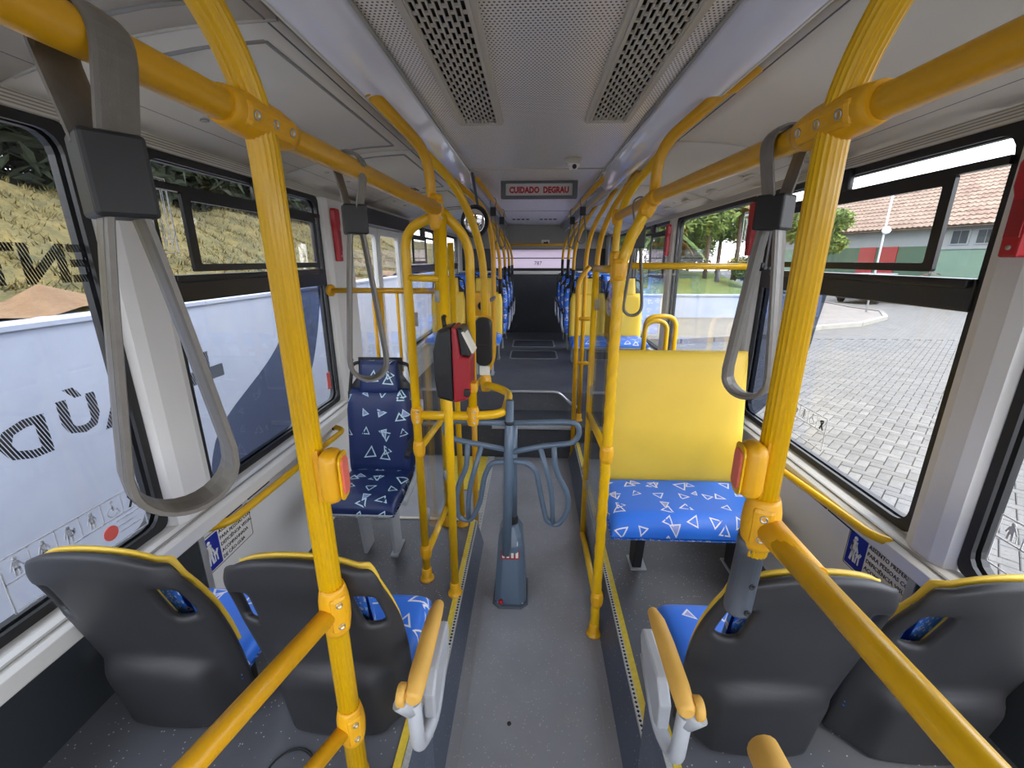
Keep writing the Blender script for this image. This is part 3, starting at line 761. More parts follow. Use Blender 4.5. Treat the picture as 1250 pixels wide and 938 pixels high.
# left: white retaining wall, red soil strip and dry grass bank
rw = struct(MB().box((-2.78, -8, GZ), (-2.5, 26, 1.34)), 'wall_retaining', M['white_wall'])
for k in range(12): MB().box((-2.79, -8+2.8*k, 1.34), (-2.49, -8+2.8*k+2.79, 1.365)).build('coping', M['white_wall'], rw)
def bank(u, v):
    x = -2.7-7*u; y = -8+34*v
    return (x, y, 1.30+.10*sstep(0, .05, u)+1.05*sstep(.03, .42, u)+.06*math.sin(3.1*y+2*x)+.05*math.sin(7.3*y-5*x))
bk = struct(MB().grid(bank, [0, .015, .03, .05]+lin(.08, 1, 24), lin(0, 1, 120)), 'ground_bank', M['grass'])
MB().grid(lambda u, v: (lambda p: (p[0], p[1], p[2]+.045))(bank(u*(.026+.008*math.sin(v*150)+.004*math.sin(v*410)), v)), lin(0, 1, 4), lin(0, 1, 160)).build('soil_strip', M['dirt'], bk)
tf = MB(); rg = random.Random(3)
for k in range(26000):
    u = .045+rg.random()**1.4*.36; v = rg.random()*.45+.22; p = Vector(bank(u, v)); h = rg.uniform(.02, .06); a = rg.random()*PI
    dx, dy = math.cos(a)*.008, math.sin(a)*.008; lx, ly = rg.uniform(-.05, .05), rg.uniform(-.05, .05)
    tf.add([(p.x-dx, p.y-dy, p.z-.01), (p.x+dx, p.y+dy, p.z-.01), (p.x+lx, p.y+ly, p.z+h)], [(0, 1, 2)])
tf.build('grass_tufts', M['grass'], bk, fix=False)['kind'] = 'stuff'

# trees
def leaf_cloud(rg, blobs, n, size, drop=0):
    mb = MB()
    for (c, r) in blobs:
        for k in range(n):
            dv = Vector((rg.gauss(0, 1), rg.gauss(0, 1), rg.gauss(0, 1))).normalized()*r*rg.uniform(.55, 1.05)
            p = Vector(c)+Vector((dv.x, dv.y, dv.z*.75)); a = Vector((rg.gauss(0, 1), rg.gauss(0, 1), rg.gauss(0, .6))).normalized(); b = a.cross(Vector((rg.gauss(0, 1), rg.gauss(0, 1), rg.gauss(0, 1)))).normalized()
            L = size*rg.uniform(.6, 1.3); w_ = L*.28
            mb.add([p-a*L, p+b*w_, p+a*L+Vector((0, 0, -L*.3)), p-b*w_], [(0, 1, 2, 3)])
    return mb
def tree(name, loc, h, r, lm, label, seed, n=900, size=.13, lean=0, cat='tree', group=None, low=.30):
    rg = random.Random(seed); o = thing(name, label, cat, loc, group=group)
    pth = [(0, 0, -.1), (lean*.3, 0, h*.3), (lean*.7+rg.uniform(-.1, .1), 0, h*.6), (lean, 0, h*.85)]
    MB().tube(fillet(pth, .4), [.09*h/5]*3+[.08*h/5]*(len(fillet(pth, .4))-6)+[.05*h/5]*3, 10).build('trunk', M['bark'], o)
    for k in range(4):
        a = rg.random()*2*PI; z = h*rg.uniform(low, .75)
        MB().tube([(lean*z/h, 0, z), (lean*z/h+math.cos(a)*r*.4, math.sin(a)*r*.4, z+r*.35), (lean*z/h+math.cos(a)*r*.75, math.sin(a)*r*.75, z+r*.5)], [.035*h/5, .025*h/5, .012], 6).build('branch', M['bark'], o)
    bl = [((lean+rg.uniform(-.6, .6)*r, rg.uniform(-.6, .6)*r, h*rg.uniform(low+.1, 1)), r*rg.uniform(.35, .6)) for k in range(12)]
    leaf_cloud(rg, bl, n, size).build('foliage', lm, o, fix=False)['kind'] = 'stuff'
    return o
G1 = 'trees in the garden'
tree('garden_tree', (4.6, 19.2, .9), 4.2, 1.7, M['leaf1'], 'slim light green tree above the garden lawn, leftmost through the right window', 11, group=G1)
tree('garden_tree', (6.2, 21.5, .9), 5.2, 2.0, M['leaf1'], 'leaning pale tree with bright leaves behind the garden lawn', 12, lean=.8, group=G1)
tree('garden_tree', (7.4, 19.3, .9), 5.0, 1.5, M['leaf1'], 'upright pale tree with a straight trunk in the middle of the garden', 13, group=G1)
tree('garden_tree', (9.6, 23.5, .9), 5.4, 2.3, M['leaf2'], 'broad mid green tree beside the right window pillar', 14, group=G1)
tree('garden_tree', (3.2, 24.0, .9), 5.2, 2.4, M['leaf2'], 'broad green tree behind the slim tree, at the far left of the garden', 15, group=G1)
tree('garden_tree', (13.6, 21.8, GZ), 4.3, 1.35, M['leaf1'], 'small light green tree standing before the tiled building', 16, low=.5, group=G1)
for (x, y, lb, sd) in ((1.5, 30.5, 'dense green tree at the back of the garden, leftmost', 51), (6.0, 31.5, 'dense green tree at the back of the garden, behind the leaning tree', 52), (11.0, 32.0, 'dense green tree at the back of the garden, nearest the building', 53)):
    tree('background_tree', (x, y, .4), 6.4, 3.2, M['leaf2'], lb, sd, n=1300, size=.2, low=.08, group=G1)
def palm(name, loc, h, label, seed, lm, dry):
    rg = random.Random(seed); o = thing(name, label, 'palm', loc)
    MB().tube([(0, 0, -.1), (.05, 0, h*.5), (0, .05, h)], [.1, .085, .07], 10).build('trunk', M['bark'], o)
    for k in range(11):
        a = 2*PI*k/11+rg.uniform(-.2, .2); L = rg.uniform(1.2, 1.7); el = rg.uniform(.2, .9); vs = []; n = 7
        for i in range(n):
            t = i/(n-1); rr = L*t; z = h+math.sin(el)*rr-.55*rr*rr; wd = .16*math.sin(PI*min(1, t*.9+.1))+.01
            cxx, cyy = math.cos(a)*rr, math.sin(a)*rr
            vs += [(cxx-math.sin(a)*wd, cyy+math.cos(a)*wd, z-.05), (cxx, cyy, z+.03), (cxx+math.sin(a)*wd, cyy-math.cos(a)*wd, z-.05)]
        fs = []
        for i in range(n-1):
            q = i*3; fs += [(q, q+1, q+4, q+3), (q+1, q+2, q+5, q+4)]
        MB().add(vs, fs, True).build('frond', dry if k % 4 == 0 else lm, o, fix=False)
    return o
palm('garden_palm', (8.9, 20.0, .9), 2.6, 'palm with arching fronds beside the straight-trunked garden tree', 21, M['leaf1'], M['leaf_dry'])
palm('garden_palm', (5.4, 18.6, .9), 1.6, 'short palm between the leaning tree and the slim tree', 22, M['leaf2'], M['leaf_dry'])
def bush(name, loc, r, lm, label, seed, size=.12, n=500, accent=None):
    rg = random.Random(seed); o = thing(name, label, 'bush', loc)
    for k in range(5):
        a = rg.random()*2*PI; MB().tube([(0, 0, -.05), (math.cos(a)*r*.3, math.sin(a)*r*.3, r*.5), (math.cos(a)*r*.6, math.sin(a)*r*.6, r)], [.02, .014, .006], 6).build('stem', M['bark'], o)
    leaf_cloud(rg, [((rg.uniform(-.5, .5)*r, rg.uniform(-.5, .5)*r, r*rg.uniform(.4, .9)), r*.5) for k in range(5)], n, size).build('foliage', lm, o, fix=False)['kind'] = 'stuff'
    if accent: leaf_cloud(rg, [((0, 0, r*.8), r*.75)], 130, size*.8).build('blossom', accent, o, fix=False)['kind'] = 'stuff'
    return o
bush('flower_bush', (19.2, 22.3, GZ), 1.15, M['leaf2'], 'low bush with pink blossom before the green wall of the building', 31, accent=M['petal'])
bush('garden_bush', (8.2, 18.2, .9), .7, M['leaf2'], 'rounded bush with brownish leaves on the garden lawn by the straight tree', 32, accent=M['leaf_dry'])
for i, (x, y, lb) in enumerate(((-6.6, 1.5, 'dark leafy tree on top of the grass bank, nearest the front of the bus'), (-6.8, 5.2, 'dark leafy tree in the middle of the grass bank'), (-7.4, 9.5, 'dark leafy tree on the grass bank beyond the hanging straps'), (-7.8, 14.5, 'dark leafy tree on the grass bank behind the bus door'))):
    tree('bank_tree', (x, y, 2.3), 4.6, 2.5, M['leaf3'], lb, 41+i, n=2600, size=.16, low=.05, group='dark trees above the bank')

# tiled building across the yard
bd = thing('tiled_building', 'long pale building with clay tile roof and red gates across the yard', 'building', (19.3, 28.0, GZ), math.atan2(-.975, .223))
B0, B1 = -9.0, 16.0; HZ = 3.27-GZ
MB().box((B0, 0, 0), (B1, 8, 2.78)).build('lower_wall', M['b_green'], bd)
MB().box((B0, -.02, 2.78), (B1, 8, HZ)).build('upper_wall', M['b_grey'], bd)
MB().box((-3.2, -.04, 0), (4.6, 0, 2.78)).build('dark_green_bay', M['b_dgreen'], bd)
MB().box((4.75, -.05, 2.6), (9.2, 0, HZ)).build('grey_bay', M['b_grey'], bd)
for (a, b) in ((.57, 1.55), (1.75, 2.74)):
    g = MB().box((a, -.09, .1), (b, -.03, 2.79)).build('gate', M['b_red'], bd)
    MB().box((a+.08, -.1, 1.2), (b-.08, -.09, 1.26)).build('gate_bar', M['b_dgreen'], g)
for a in (5.17, 6.2, 7.4):
    wf = MB().box((a-.05, -.09, 2.8), (a+.75, -.03, 3.5)).build('window', M['b_grey'], bd)
    for k in range(2): MB().box((a+.02+.34*k, -.1, 2.86), (a+.33+.34*k, -.09, 3.44)).build('pane', M['pane_dark'], wf)
text_mesh('wall_sign', 'ESCOLA', .2, M['ink'], bd, frame_m((3.6, -.03, 3.15), (1, 0, 0), (0, 0, 1))) if False else None
# roof slopes, with rows of clay tiles
def roof_pt(s, t): return (s, -.55+6.0*t, HZ-.05+3.35*t)
rf = MB().prism([(-.55, HZ-.1), (5.45, HZ+3.25), (11.5, HZ-.1)], (B0-.4, 0, 0), (0, 1, 0), (0, 0, 1), B1-B0+.8).build('roof', M['roof_tile'], bd)
tb = MB(); sl_ = Vector((0, 6.0, 3.35)).normalized(); nrm = Vector((0, -sl_.z, sl_.y))
ns = 96; rows = 15
for j in range(rows):
    t0 = j/rows; t1 = (j+1.12)/rows
    for i in range(ns):
        s_ = B0-.3+(B1-B0+.6)*i/ns; wd = (B1-B0+.6)/ns
        p = Vector(roof_pt(s_, t0)); q = Vector(roof_pt(s_, min(t1, 1)))
        h0 = nrm*.10; h1 = nrm*.05; e = Vector((wd*.5, 0, 0))
        tb.add([p+nrm*.03, p+e+h0, p+e*2+nrm*.03, q+nrm*.0, q+e+h1, q+e*2+nrm*.0], [(0, 1, 4, 3), (1, 2, 5, 4), (0, 2, 1)], False)
tb.build('roof_tiles', M['roof_tile'], bd, fix=False)['kind'] = 'stuff'

# yard lamp, parked car
yl = thing('yard_lamp', 'thin pale post with a round white lamp before the tiled roof', 'lamp post', (13.46, 18.0, GZ+.09))
MB().tube([(0, 0, 0), (0, 0, 4.4)], .035, 8).build('post', M['grey_metal'], yl)
MB().lathe([(.02, -.14), (.11, -.1), (.15, 0), (.11, .1), (.02, .14)], (0, -.08, 3.1), n=14).build('globe', M['white'], yl)
MB().tube([(0, 0, 3.1), (0, -.08, 3.1)], .02, 6).build('bracket', M['grey_metal'], yl)
car = thing('parked_car', 'silver car parked before the building, seen under the window transom', 'car', (17.6, 23.6, GZ), math.radians(35))
sec = [(-2.0, .35), (-2.0, .8), (-1.75, .95), (-1.2, 1.0), (-.6, 1.42), (.7, 1.45), (1.35, 1.02), (1.9, .9), (2.02, .6), (2.0, .35)]
MB().prism(sec, (0, .8, 0), (1, 0, 0), (0, 0, 1), 1.6).build('body', M['car_body'], car, bevel=.06)
for sy in (-.81, .81):
    MB().prism([(-1.05, 1.02), (-.56, 1.36), (.02, 1.38), (.02, 1.02)], (0, sy+(.01 if sy > 0 else 0), 0), (1, 0, 0), (0, 0, 1), .01).build('side_window', M['pane_dark'], car)
    MB().prism([(.1, 1.02), (.1, 1.38), (.66, 1.39), (1.2, 1.02)], (0, sy+(.01 if sy > 0 else 0), 0), (1, 0, 0), (0, 0, 1), .01).build('side_window', M['pane_dark'], car)
    for sx in (-1.25, 1.3):
        MB().lathe([(.2, -.1), (.31, -.09), (.32, 0), (.31, .09), (.2, .1)], (sx, sy*.92, .32), (0, 1, 0), 20).build('wheel', M['tyre'], car)
MB().box((-2.02, -.7, .25), (2.02, .7, .45)).build('underbody', M['tyre'], car)

# ================================================================ printed film and stickers on the windows
XF = XL-.0085
def wpoly(pts, parent, name, m, x=XF, d=.0012):
    ox, oy, oz = parent.location
    return MB().prism([(p[0]-oy, p[1]-oz) for p in pts], (x-ox, 0, 0), (0, 1, 0), (0, 0, 1), d).build(name, m, parent)
def wtext(body, y, z, h, parent, m, name='film_letter', x=XF, sx=1.0, mirror=True, bold=.004):
    ox, oy, oz = parent.location
    return text_mesh(name, body, h/.70, m, parent, frame_m((x-ox, y-oy, z-oz), (0, -1, 0) if mirror else (0, 1, 0), (0, 0, 1)), sx=sx, bold=bold)
for ch, y in (('E', .755), ('D', .886), ('Ú', 1.018), ('A', 1.13)): wtext(ch, y, 1.252 if ch != 'Ú' else 1.268, .093 if ch != 'Ú' else .093, wl0, M['film_letter'], sx=1.15)
wtext('S', 1.372, 1.252, .093, wl1, M['film_letter'], sx=1.1)
for ch, y in (('T', .935), ('N', 1.04), ('E', 1.135)): wtext(ch, y, 1.655, .09, wl0, M['film_letter'], sx=1.15)
wpoly([(1.394, 1.238), (1.45, 1.238), (1.45, 1.17), (1.498, 1.17), (1.498, 1.238), (1.563, 1.238), (1.563, 1.285), (1.498, 1.285), (1.498, 1.345), (1.45, 1.345), (1.45, 1.285), (1.394, 1.285)], wl1, 'film_plus', M['film_letter'])
def smooth(pts, n=4):
    out = []; k = len(pts)
    for i in range(k-1):
        p0, p1, p2, p3 = [Vector(pts[max(0, min(k-1, j))]) for j in (i-1, i, i+1, i+2)]
        for q in range(n):
            t = q/n; out.append(.5*((2*p1)+(p2-p0)*t+(2*p0-5*p1+4*p2-p3)*t*t+(3*p1-p0-3*p2+p3)*t**3))
    return [tuple(p) for p in out]+[tuple(pts[-1])]
right_edge = smooth([(2.432, 1.53), (2.341, 1.304), (2.208, 1.086), (1.99, .90), (1.86, .856)]); left_edge = smooth([(1.40, .856), (1.42, .95), (1.519, 1.065), (1.84, 1.22), (1.99, 1.33), (2.15, 1.53)])
wpoly(right_edge+left_edge, wl1, 'film_swoosh', M['film_grey'])
wpoly(smooth([(1.86, 1.53), (1.885, 1.408), (1.925, 1.237), (2.071, 1.037), (2.2, .90), (2.25, .856)])+[(2.352, .856), (2.352, 1.53)], wr1, 'film_swoosh', M['film_grey'], x=XR+.008)
# pictogram strips on the windows nearest the camera
M['print_grey'] = mat('grey_sticker_print', srgb(176, 178, 184), .6)
M['print_pale'] = mat('pale_sticker_print', srgb(214, 212, 206), .6)
M['sticker_red'] = mat('red_sticker', srgb(226, 96, 84), .6)
def pictograms(win, x, Y0, Y1, Z0, Z1, Zm, pm, kinds):
    ox, oy, oz = win.location; ps = MB(); dr_ = 1 if Y1 > Y0 else -1
    def bar(a, b, w_=.004): ps.obox((x-ox, (a[0]+b[0])/2-oy, (a[1]+b[1])/2-oz), (1, 0, 0), (0, b[0]-a[0], b[1]-a[1]), (0, -(b[1]-a[1]), b[0]-a[0]), .0006, math.hypot(b[0]-a[0], b[1]-a[1])/2, w_/2)
    for a, b in (((Y0, Z0), (Y1, Z0)), ((Y1, Z0), (Y1, Z1)), ((Y1, Z1), (Y0, Z1)), ((Y0, Z1), (Y0, Z0)), ((Y0, Zm), (Y1, Zm))): bar(a, b)
    for k in range(1, 6): bar((Y0+(Y1-Y0)*k/6, Zm), (Y0+(Y1-Y0)*k/6, Z1), .003)
    ps.build('pictogram_grid', pm, win)
    for k, kind in enumerate(kinds):
        yc = Y0+(Y1-Y0)*(k+.5)/6; mb = MB(); z = Zm+.007
        def disc(y, zz, r): mb.lathe([(r, 0), (r, .0012)], (x-ox, yc+(y-yc)*dr_-oy, zz-oz), (1, 0, 0), 10)
        def seg(a, b, w_):
            a = (yc+(a[0]-yc)*dr_, a[1]); b = (yc+(b[0]-yc)*dr_, b[1])
            mb.obox((x-ox+.0006, (a[0]+b[0])/2-oy, (a[1]+b[1])/2-oz), (1, 0, 0), (0, b[0]-a[0], b[1]-a[1]), (0, -(b[1]-a[1]), b[0]-a[0]), .0006, math.hypot(b[0]-a[0], b[1]-a[1])/2+w_*.2, w_/2)
        if kind == 'ribbon':
            seg((yc-.010, z), (yc+.008, z+.034), .007); seg((yc+.010, z), (yc-.008, z+.034), .007); seg((yc-.008, z+.034), (yc+.008, z+.038), .007)
        elif kind == 'wheel':
            for q in range(9):
                a0 = .9+5*q/9; a1 = .9+5*(q+1)/9; seg((yc-.003+.014*math.cos(a0), z+.014+.014*math.sin(a0)), (yc-.003+.014*math.cos(a1), z+.014+.014*math.sin(a1)), .003)
            disc(yc, z+.044, .005); seg((yc, z+.036), (yc, z+.02), .005); seg((yc, z+.02), (yc+.013, z+.018), .004); seg((yc+.013, z+.018), (yc+.018, z+.006), .004)
        else:
            disc(yc, z+.043, .0055); seg((yc, z+.036), (yc, z+.018), .012); seg((yc-.004, z+.018), (yc-.005, z+.001), .005); seg((yc+.004, z+.018), (yc+.005, z+.001), .005)
            seg((yc-.006, z+.034), (yc-.012, z+.018), .004); seg((yc+.006, z+.034), (yc+.013, z+.020), .004)
            if kind == 'child': disc(yc+.012, z+.03, .005); seg((yc+.012, z+.025), (yc+.008, z+.016), .006)
            if kind == 'cane': seg((yc+.014, z+.022), (yc+.016, z), .002)
        mb.build('pictogram', M['ink'] if kind == 'ribbon' else pm, win)
KINDS = ('cane', 'stand', 'child', 'stand', 'wheel', 'ribbon')
ox, oy, oz = wl0.location
pictograms(wl0, XF, .758, 1.116, .872, 1.012, .950, M['print_grey'], KINDS)
pictograms(wr0, XR+.008, 1.02, .66, .90, 1.04, .978, M['print_pale'], KINDS)
pictograms(wr1, XR+.008, 2.06, 1.70, .90, 1.04, .978, M['print_pale'], KINDS)
for k, ww in enumerate((.07, .06, .07)):
    yy = 1.03+.0; zz = .935-.018*k
    MB().box((XF-ox, yy-oy, zz-oz), (XF-ox+.001, yy+ww-oy, zz+.004-oz)).build('sticker_line', M['print_grey'], wl0)
wpoly([(1.005+.022*math.cos(2*PI*k/14), .915+.022*math.sin(2*PI*k/14)) for k in range(14)], wl0, 'round_sticker', M['sticker_red'])
wpoly([(2.37, .93), (2.41, .93), (2.41, 1.03), (2.37, 1.03)], wl1, 'tall_sticker', M['sticker_red'])
# emergency exit stickers on the upper panes, white line drawing
def exit_sticker(win, y0, y1, z0, z1, x):
    ox, oy, oz = win.location; mb = MB()
    def ln(a, b, w_=.003): mb.obox((x-ox, (a[0]+b[0])/2-oy, (a[1]+b[1])/2-oz), (1, 0, 0), (0, b[0]-a[0], b[1]-a[1]), (0, -(b[1]-a[1]), b[0]-a[0]), .0005, math.hypot(b[0]-a[0], b[1]-a[1])/2, w_/2)
    for a, b in (((y0, z0), (y1, z0)), ((y1, z0), (y1, z1)), ((y1, z1), (y0, z1)), ((y0, z1), (y0, z0))): ln(a, b)
    for k in range(3):
        a = y0+(y1-y0)*(k+.15)/3; b = y0+(y1-y0)*(k+.85)/3; zt = z1-.035
        for p, q in (((a, z0+.012), (a, zt)), ((a, zt), (b, zt)), ((b, zt), (b, z0+.012)), ((a, z0+.03), (b, z0+.06))): ln(p, q, .0025)
    mb.build('exit_sticker', M['white'], win)
    s = 1 if x < 0 else -1
    text_mesh('exit_lettering', 'SAÍDA DE EMERGÊNCIA', .017, M['white'], win, frame_m((x-ox, (y0+y1)/2-oy, z1-.017-oz), (0, s, 0), (0, 0, 1)), sx=(y1-y0)/.2)
exit_sticker(wl1, 1.39, 1.46, 1.69, 1.92, XL-.004); exit_sticker(wl1, 2.405, 2.46, 1.66, 1.88, XL-.004)
exit_sticker(wr2, 2.58, 2.70, 1.66, 1.93, XR+.010)

# ================================================================ signs and small fittings
def priority_sign(s, x, y0, y1, z0, z1, label):
    """blue pictogram and lettering; y0 is the left end seen from inside"""
    o = thing('priority_sign', label, 'sign', (x, (y0+y1)/2, z0)); d_ = 1 if y1 > y0 else -1
    ux = Vector((0, d_, 0)); W = abs(y1-y0); Hh = z1-z0; nx = ux.cross(Vector((0, 0, 1)))
    MB().prism(rrect(W, Hh, .008, cy=Hh/2), (0, 0, 0), ux, (0, 0, 1), .002).build('plate', M['sign_white'], o)
    e = nx*.002
    MB().ring(rrect(W-.004, Hh-.004, .008, cy=Hh/2), rrect(W-.009, Hh-.009, .007, cy=Hh/2), e, ux, (0, 0, 1), .0006).build('border', M['ink'], o)
    bw_ = W*.34
    MB().prism(rrect(bw_-.012, Hh-.02, .004, cx=-W/2+bw_/2+.002, cy=Hh/2), e, ux, (0, 0, 1), .0008).build('blue_field', M['sign_blue'], o)
    c = -W/2+bw_/2-.008; z = Hh*.22; k = Hh*.62; mb = MB(); e2 = nx*.0028
    def sg(a, b, w_):
        p = ux*((a[0]+b[0])/2)+Vector((0, 0, (a[1]+b[1])/2))+e2; v = ux*(b[0]-a[0])+Vector((0, 0, b[1]-a[1])); mb.obox(p, nx, v, nx.cross(v), .0006, v.length/2+w_*.2, w_/2)
    mb.lathe([(k*.09, 0), (k*.09, .001)], ux*c+Vector((0, 0, z+k*.92))+e2, nx, 12)
    sg((c, z+k*.78), (c-.002, z+k*.42), k*.24); sg((c-.004, z+k*.42), (c-.010, z), k*.10); sg((c+.002, z+k*.42), (c+.008, z), k*.10)
    sg((c+.006, z+k*.72), (c+.018, z+k*.45), k*.08); sg((c-.008, z+k*.72), (c-.014, z+k*.4), k*.08)
    sg((c+.016, z+k*.36), (c+.03, z+k*.32), k*.14); sg((c+.018, z+k*.3), (c+.017, z), k*.06); sg((c+.029, z+k*.3), (c+.03, z), k*.06); sg((c+.030, z+k*.36), (c+.034, z+k*.46), k*.1)
    mb.build('guide_dog_pictogram', M['white'], o)
    lines = ['ASSENTO PREFERENCIAL', 'PARA PESSOAS COM', 'DEFICIÊNCIA VISUAL', 'ACOMPANHADA', 'DE CÃO-GUIA']
    for i, tx in enumerate(lines):
        p = ux*(-W/2+bw_+.002)+Vector((0, 0, Hh*(.86-.18*i)))+nx*.0025
        text_mesh('lettering', tx, Hh*.135, M['ink'], o, frame_m(p, ux, (0, 0, 1)), align='LEFT', sx=.95)
    return o
priority_sign(-1, XL+.001, 1.262, 1.54, .535, .69, 'white and blue priority seat sign on the left wall under the yellow rail')
priority_sign(1, XR-.001, 1.45, 1.165, .555, .715, 'white and blue priority seat sign on the right wall under the yellow rail')

sg = thing('step_warning_sign', 'grey framed ceiling sign with red lettering reading CUIDADO DEGRAU', 'sign', (.04, 3.3, 2.145))
MB().ring(rrect(.54, .125, .012), rrect(.47, .08, .006), (0, 0, 0), (1, 0, 0), (0, 0, 1), .03).build('frame', M['sign_frame'], sg, bevel=.004)
MB().prism(rrect(.475, .085, .006), (0, .012, 0), (1, 0, 0), (0, 0, 1), .006).build('plate', M['sign_white'], sg)
text_mesh('lettering', 'CUIDADO  DEGRAU', .055, M['sign_red'], sg, frame_m((0, .0045, -.002), (1, 0, 0), (0, 0, 1)), bold=.0028, sx=.84)
MB().box((-.2, 0, .06), (.2, .03, .075)).build('bracket', M['sign_frame'], sg)

dm = thing('camera_dome', 'small white security camera dome on the ceiling before the step sign', 'camera', (.217, 2.6, 2.2))
MB().lathe([(.045, 0), (.045, -.015), (.038, -.028)], n=20).build('base', M['vent'], dm)
MB().lathe([(.034, -.02), (.032, -.035), (.022, -.052), (.008, -.06)], n=20).build('ball', M['sign_white'], dm)
MB().lathe([(.012, 0), (.012, .008), (.006, .010)], (.004, -.026, -.043), (0, -1, -.4), 14).build('lens', M['ink'], dm)

def hammer_box(x, s, y, z0, z1, label):
    o = thing('emergency_handle', label, 'emergency handle', (x, y, z0), group='red emergency covers')
    Hh = z1-z0
    MB().prism([(-.022, 0), (.022, 0), (.026, Hh*.62), (.034, Hh*.72), (.034, Hh*.95), (.026, Hh), (-.026, Hh), (-.034, Hh*.95), (-.034, Hh*.72), (-.026, Hh*.62)], (0 if s > 0 else 0, 0, 0), (0, 1, 0), (0, 0, 1), -.03 if s > 0 else .03).build('cover', M['red'], o, bevel=.005)
    MB().lathe([(.006, 0), (.006, .002)], (-s*.03, 0, Hh*.1), (-s, 0, 0), 10).build('rivet', M['steel'], o)
    MB().box((-s*.03, -.018, Hh*.2), (-s*.033, .018, Hh*.58)).build('handle_ridge', M['red_dark'], o)
hammer_box(XL+.04, -1, 2.575, 1.66, 1.95, 'red emergency cover on the left pillar before the door')
hammer_box(XR-.04, 1, 2.45, 1.69, 1.955, 'red emergency cover on the right pillar behind the bench')
hammer_box(XR-.04, 1, 3.925, 1.70, 1.955, 'red emergency cover on the far right pillar by the garden window')
hammer_box(XR-.04, 1, 5.45, 1.70, 1.955, 'red emergency cover on the rearmost right pillar')
hammer_box(XR-.04, 1, 1.13, 1.675, 1.90, 'red emergency cover cut by the right edge of the picture')

# ================================================================ yellow rails and poles
RIB = lambda k, n: .88 if k % 3 == 0 else 1.0
def screws(o, p, axis, face, n, sp, r, parent):
    axis = Vector(axis).normalized(); face = Vector(face).normalized()
    for i in range(n):
        q = Vector(p)+axis*((i-(n-1)/2)*sp)+face*r
        k = MB().lathe([(.0065, 0), (.0065, .002), (.0045, .0022), (.0035, -.0005)], q-face*.001, face, 10).build('screw', M['steel'], parent)
def joint(o, p, axis, face, L=.13, r=.027, n=3, m='yellow_plastic', sp=.042):
    """two-shell plastic clamp along axis with screws on the face side"""
    axis = Vector(axis).normalized(); P = [Vector(p)+axis*(L*(t-.5)) for t in (0, .08, .25, .5, .75, .92, 1)]
    j = MB().tube(P, [r*.80, r*.88, r*.99, r*1.04, r*.99, r*.88, r*.80], 18).build('joint', M[m], o)
    f = Vector(face).normalized(); f = (f-axis*f.dot(axis)).normalized(); s_ = axis.cross(f)
    MB().obox(Vector(p)+f*(r*.72), axis, s_, f, L*.38, r*.60, r*.28).build('joint_face', M[m], j, bevel=.009)
    screws(o, p, axis, f, n, sp, r*1.03, j)
    return j
def foot(o, p, m='yellow_plastic', r=.034):
    f = MB().lathe([(r, 0), (r, .008), (r*.8, .014), (.024, .02), (.0235, .06), (.02, .066)], p, n=20).build('foot', M[m], o)
    for a in (.5, 2.6, 4.7): MB().lathe([(.005, 0), (.004, .003)], Vector(p)+Vector((math.cos(a)*r*.8, math.sin(a)*r*.8, .0085)), n=8).build('foot_screw', M['steel'], f)
def pole(label, path, r=.0195, ribbed=False, twist=0, base=True, m='yellow', fr=.1, extra=None, name='grab_pole', group='yellow grab poles', n=None):
    p0 = Vector(path[0]); o = thing(name, label, 'pole' if name == 'grab_pole' else 'rail', p0, group=group)
    pts = [Vector(p)-p0 for p in path]; pts = fillet(pts, fr) if len(pts) > 2 else pts
    if twist:   # cut straight run finely so the twist shows
        q = []
        for a, b in zip(pts, pts[1:]):
            k = max(1, int((b-a).length/.012)); q += [a+(b-a)*(i/k) for i in range(k)]
        pts = q+[pts[-1]]
    MB().tube(pts, r, n or (54 if ribbed else 16), prof=RIB if ribbed else ((lambda k, n_: 1+.05*math.cos(3*2*PI*k/n_)) if twist else None), twist=twist, smooth=True).build('tube', M[m], o)
    if base: foot(o, (0, 0, 0))
    return o
def rel(o, p): return Vector(p)-o.location
def stay(o, a, b, c, face=(0, 0, -1)):
    """upper curved tube ending in a two-screw socket on the lamp slot"""
    pts = fillet([rel(o, a), rel(o, b), rel(o, c)], .16)
    MB().tube(pts, .0185, 16).build('upper_tube', M['yellow_rail'], o)
    e = rel(o, c); dv = (rel(o, c)-rel(o, b)).normalized()
    j = MB().tube([e-dv*.03, e-dv*.02, e+dv*.05, e+dv*.06], [.022, .026, .026, .016], 16).build('socket', M['yellow_plastic'], o)
    f = Vector((-1 if e.x+o.location.x > 0 else 1, -.5, -.6)); f = (f-dv*f.dot(dv)).normalized()
    screws(o, e+dv*.015, dv, f, 2, .03, .026, j)
    MB().tube([e+dv*.055, Vector((rel(o, c).x+(.02 if c[0] > 0 else -.02), e.y-.10, 2.165-o.location.z))], [.014, .008], 10).build('hanger', M['yellow_plastic'], o)

# overhead rails
ra = pole('long overhead yellow rail on the left, from the front to the turnstile', [(-.41, -1.7, 1.86), (-.402, .68, 1.862), (-.345, 1.63, 1.845)], .0200, base=False, m='yellow_rail', name='overhead_rail', fr=.05, group='overhead rails')
rb_ = pole('long overhead yellow rail on the right, from the front to the glass screen', [(.43, -1.7, 1.845), (.42, .68, 1.852), (.415, 1.58, 1.875), (.42, 2.28, 1.875)], .0200, base=False, m='yellow_rail', name='overhead_rail', fr=.05, group='overhead rails')
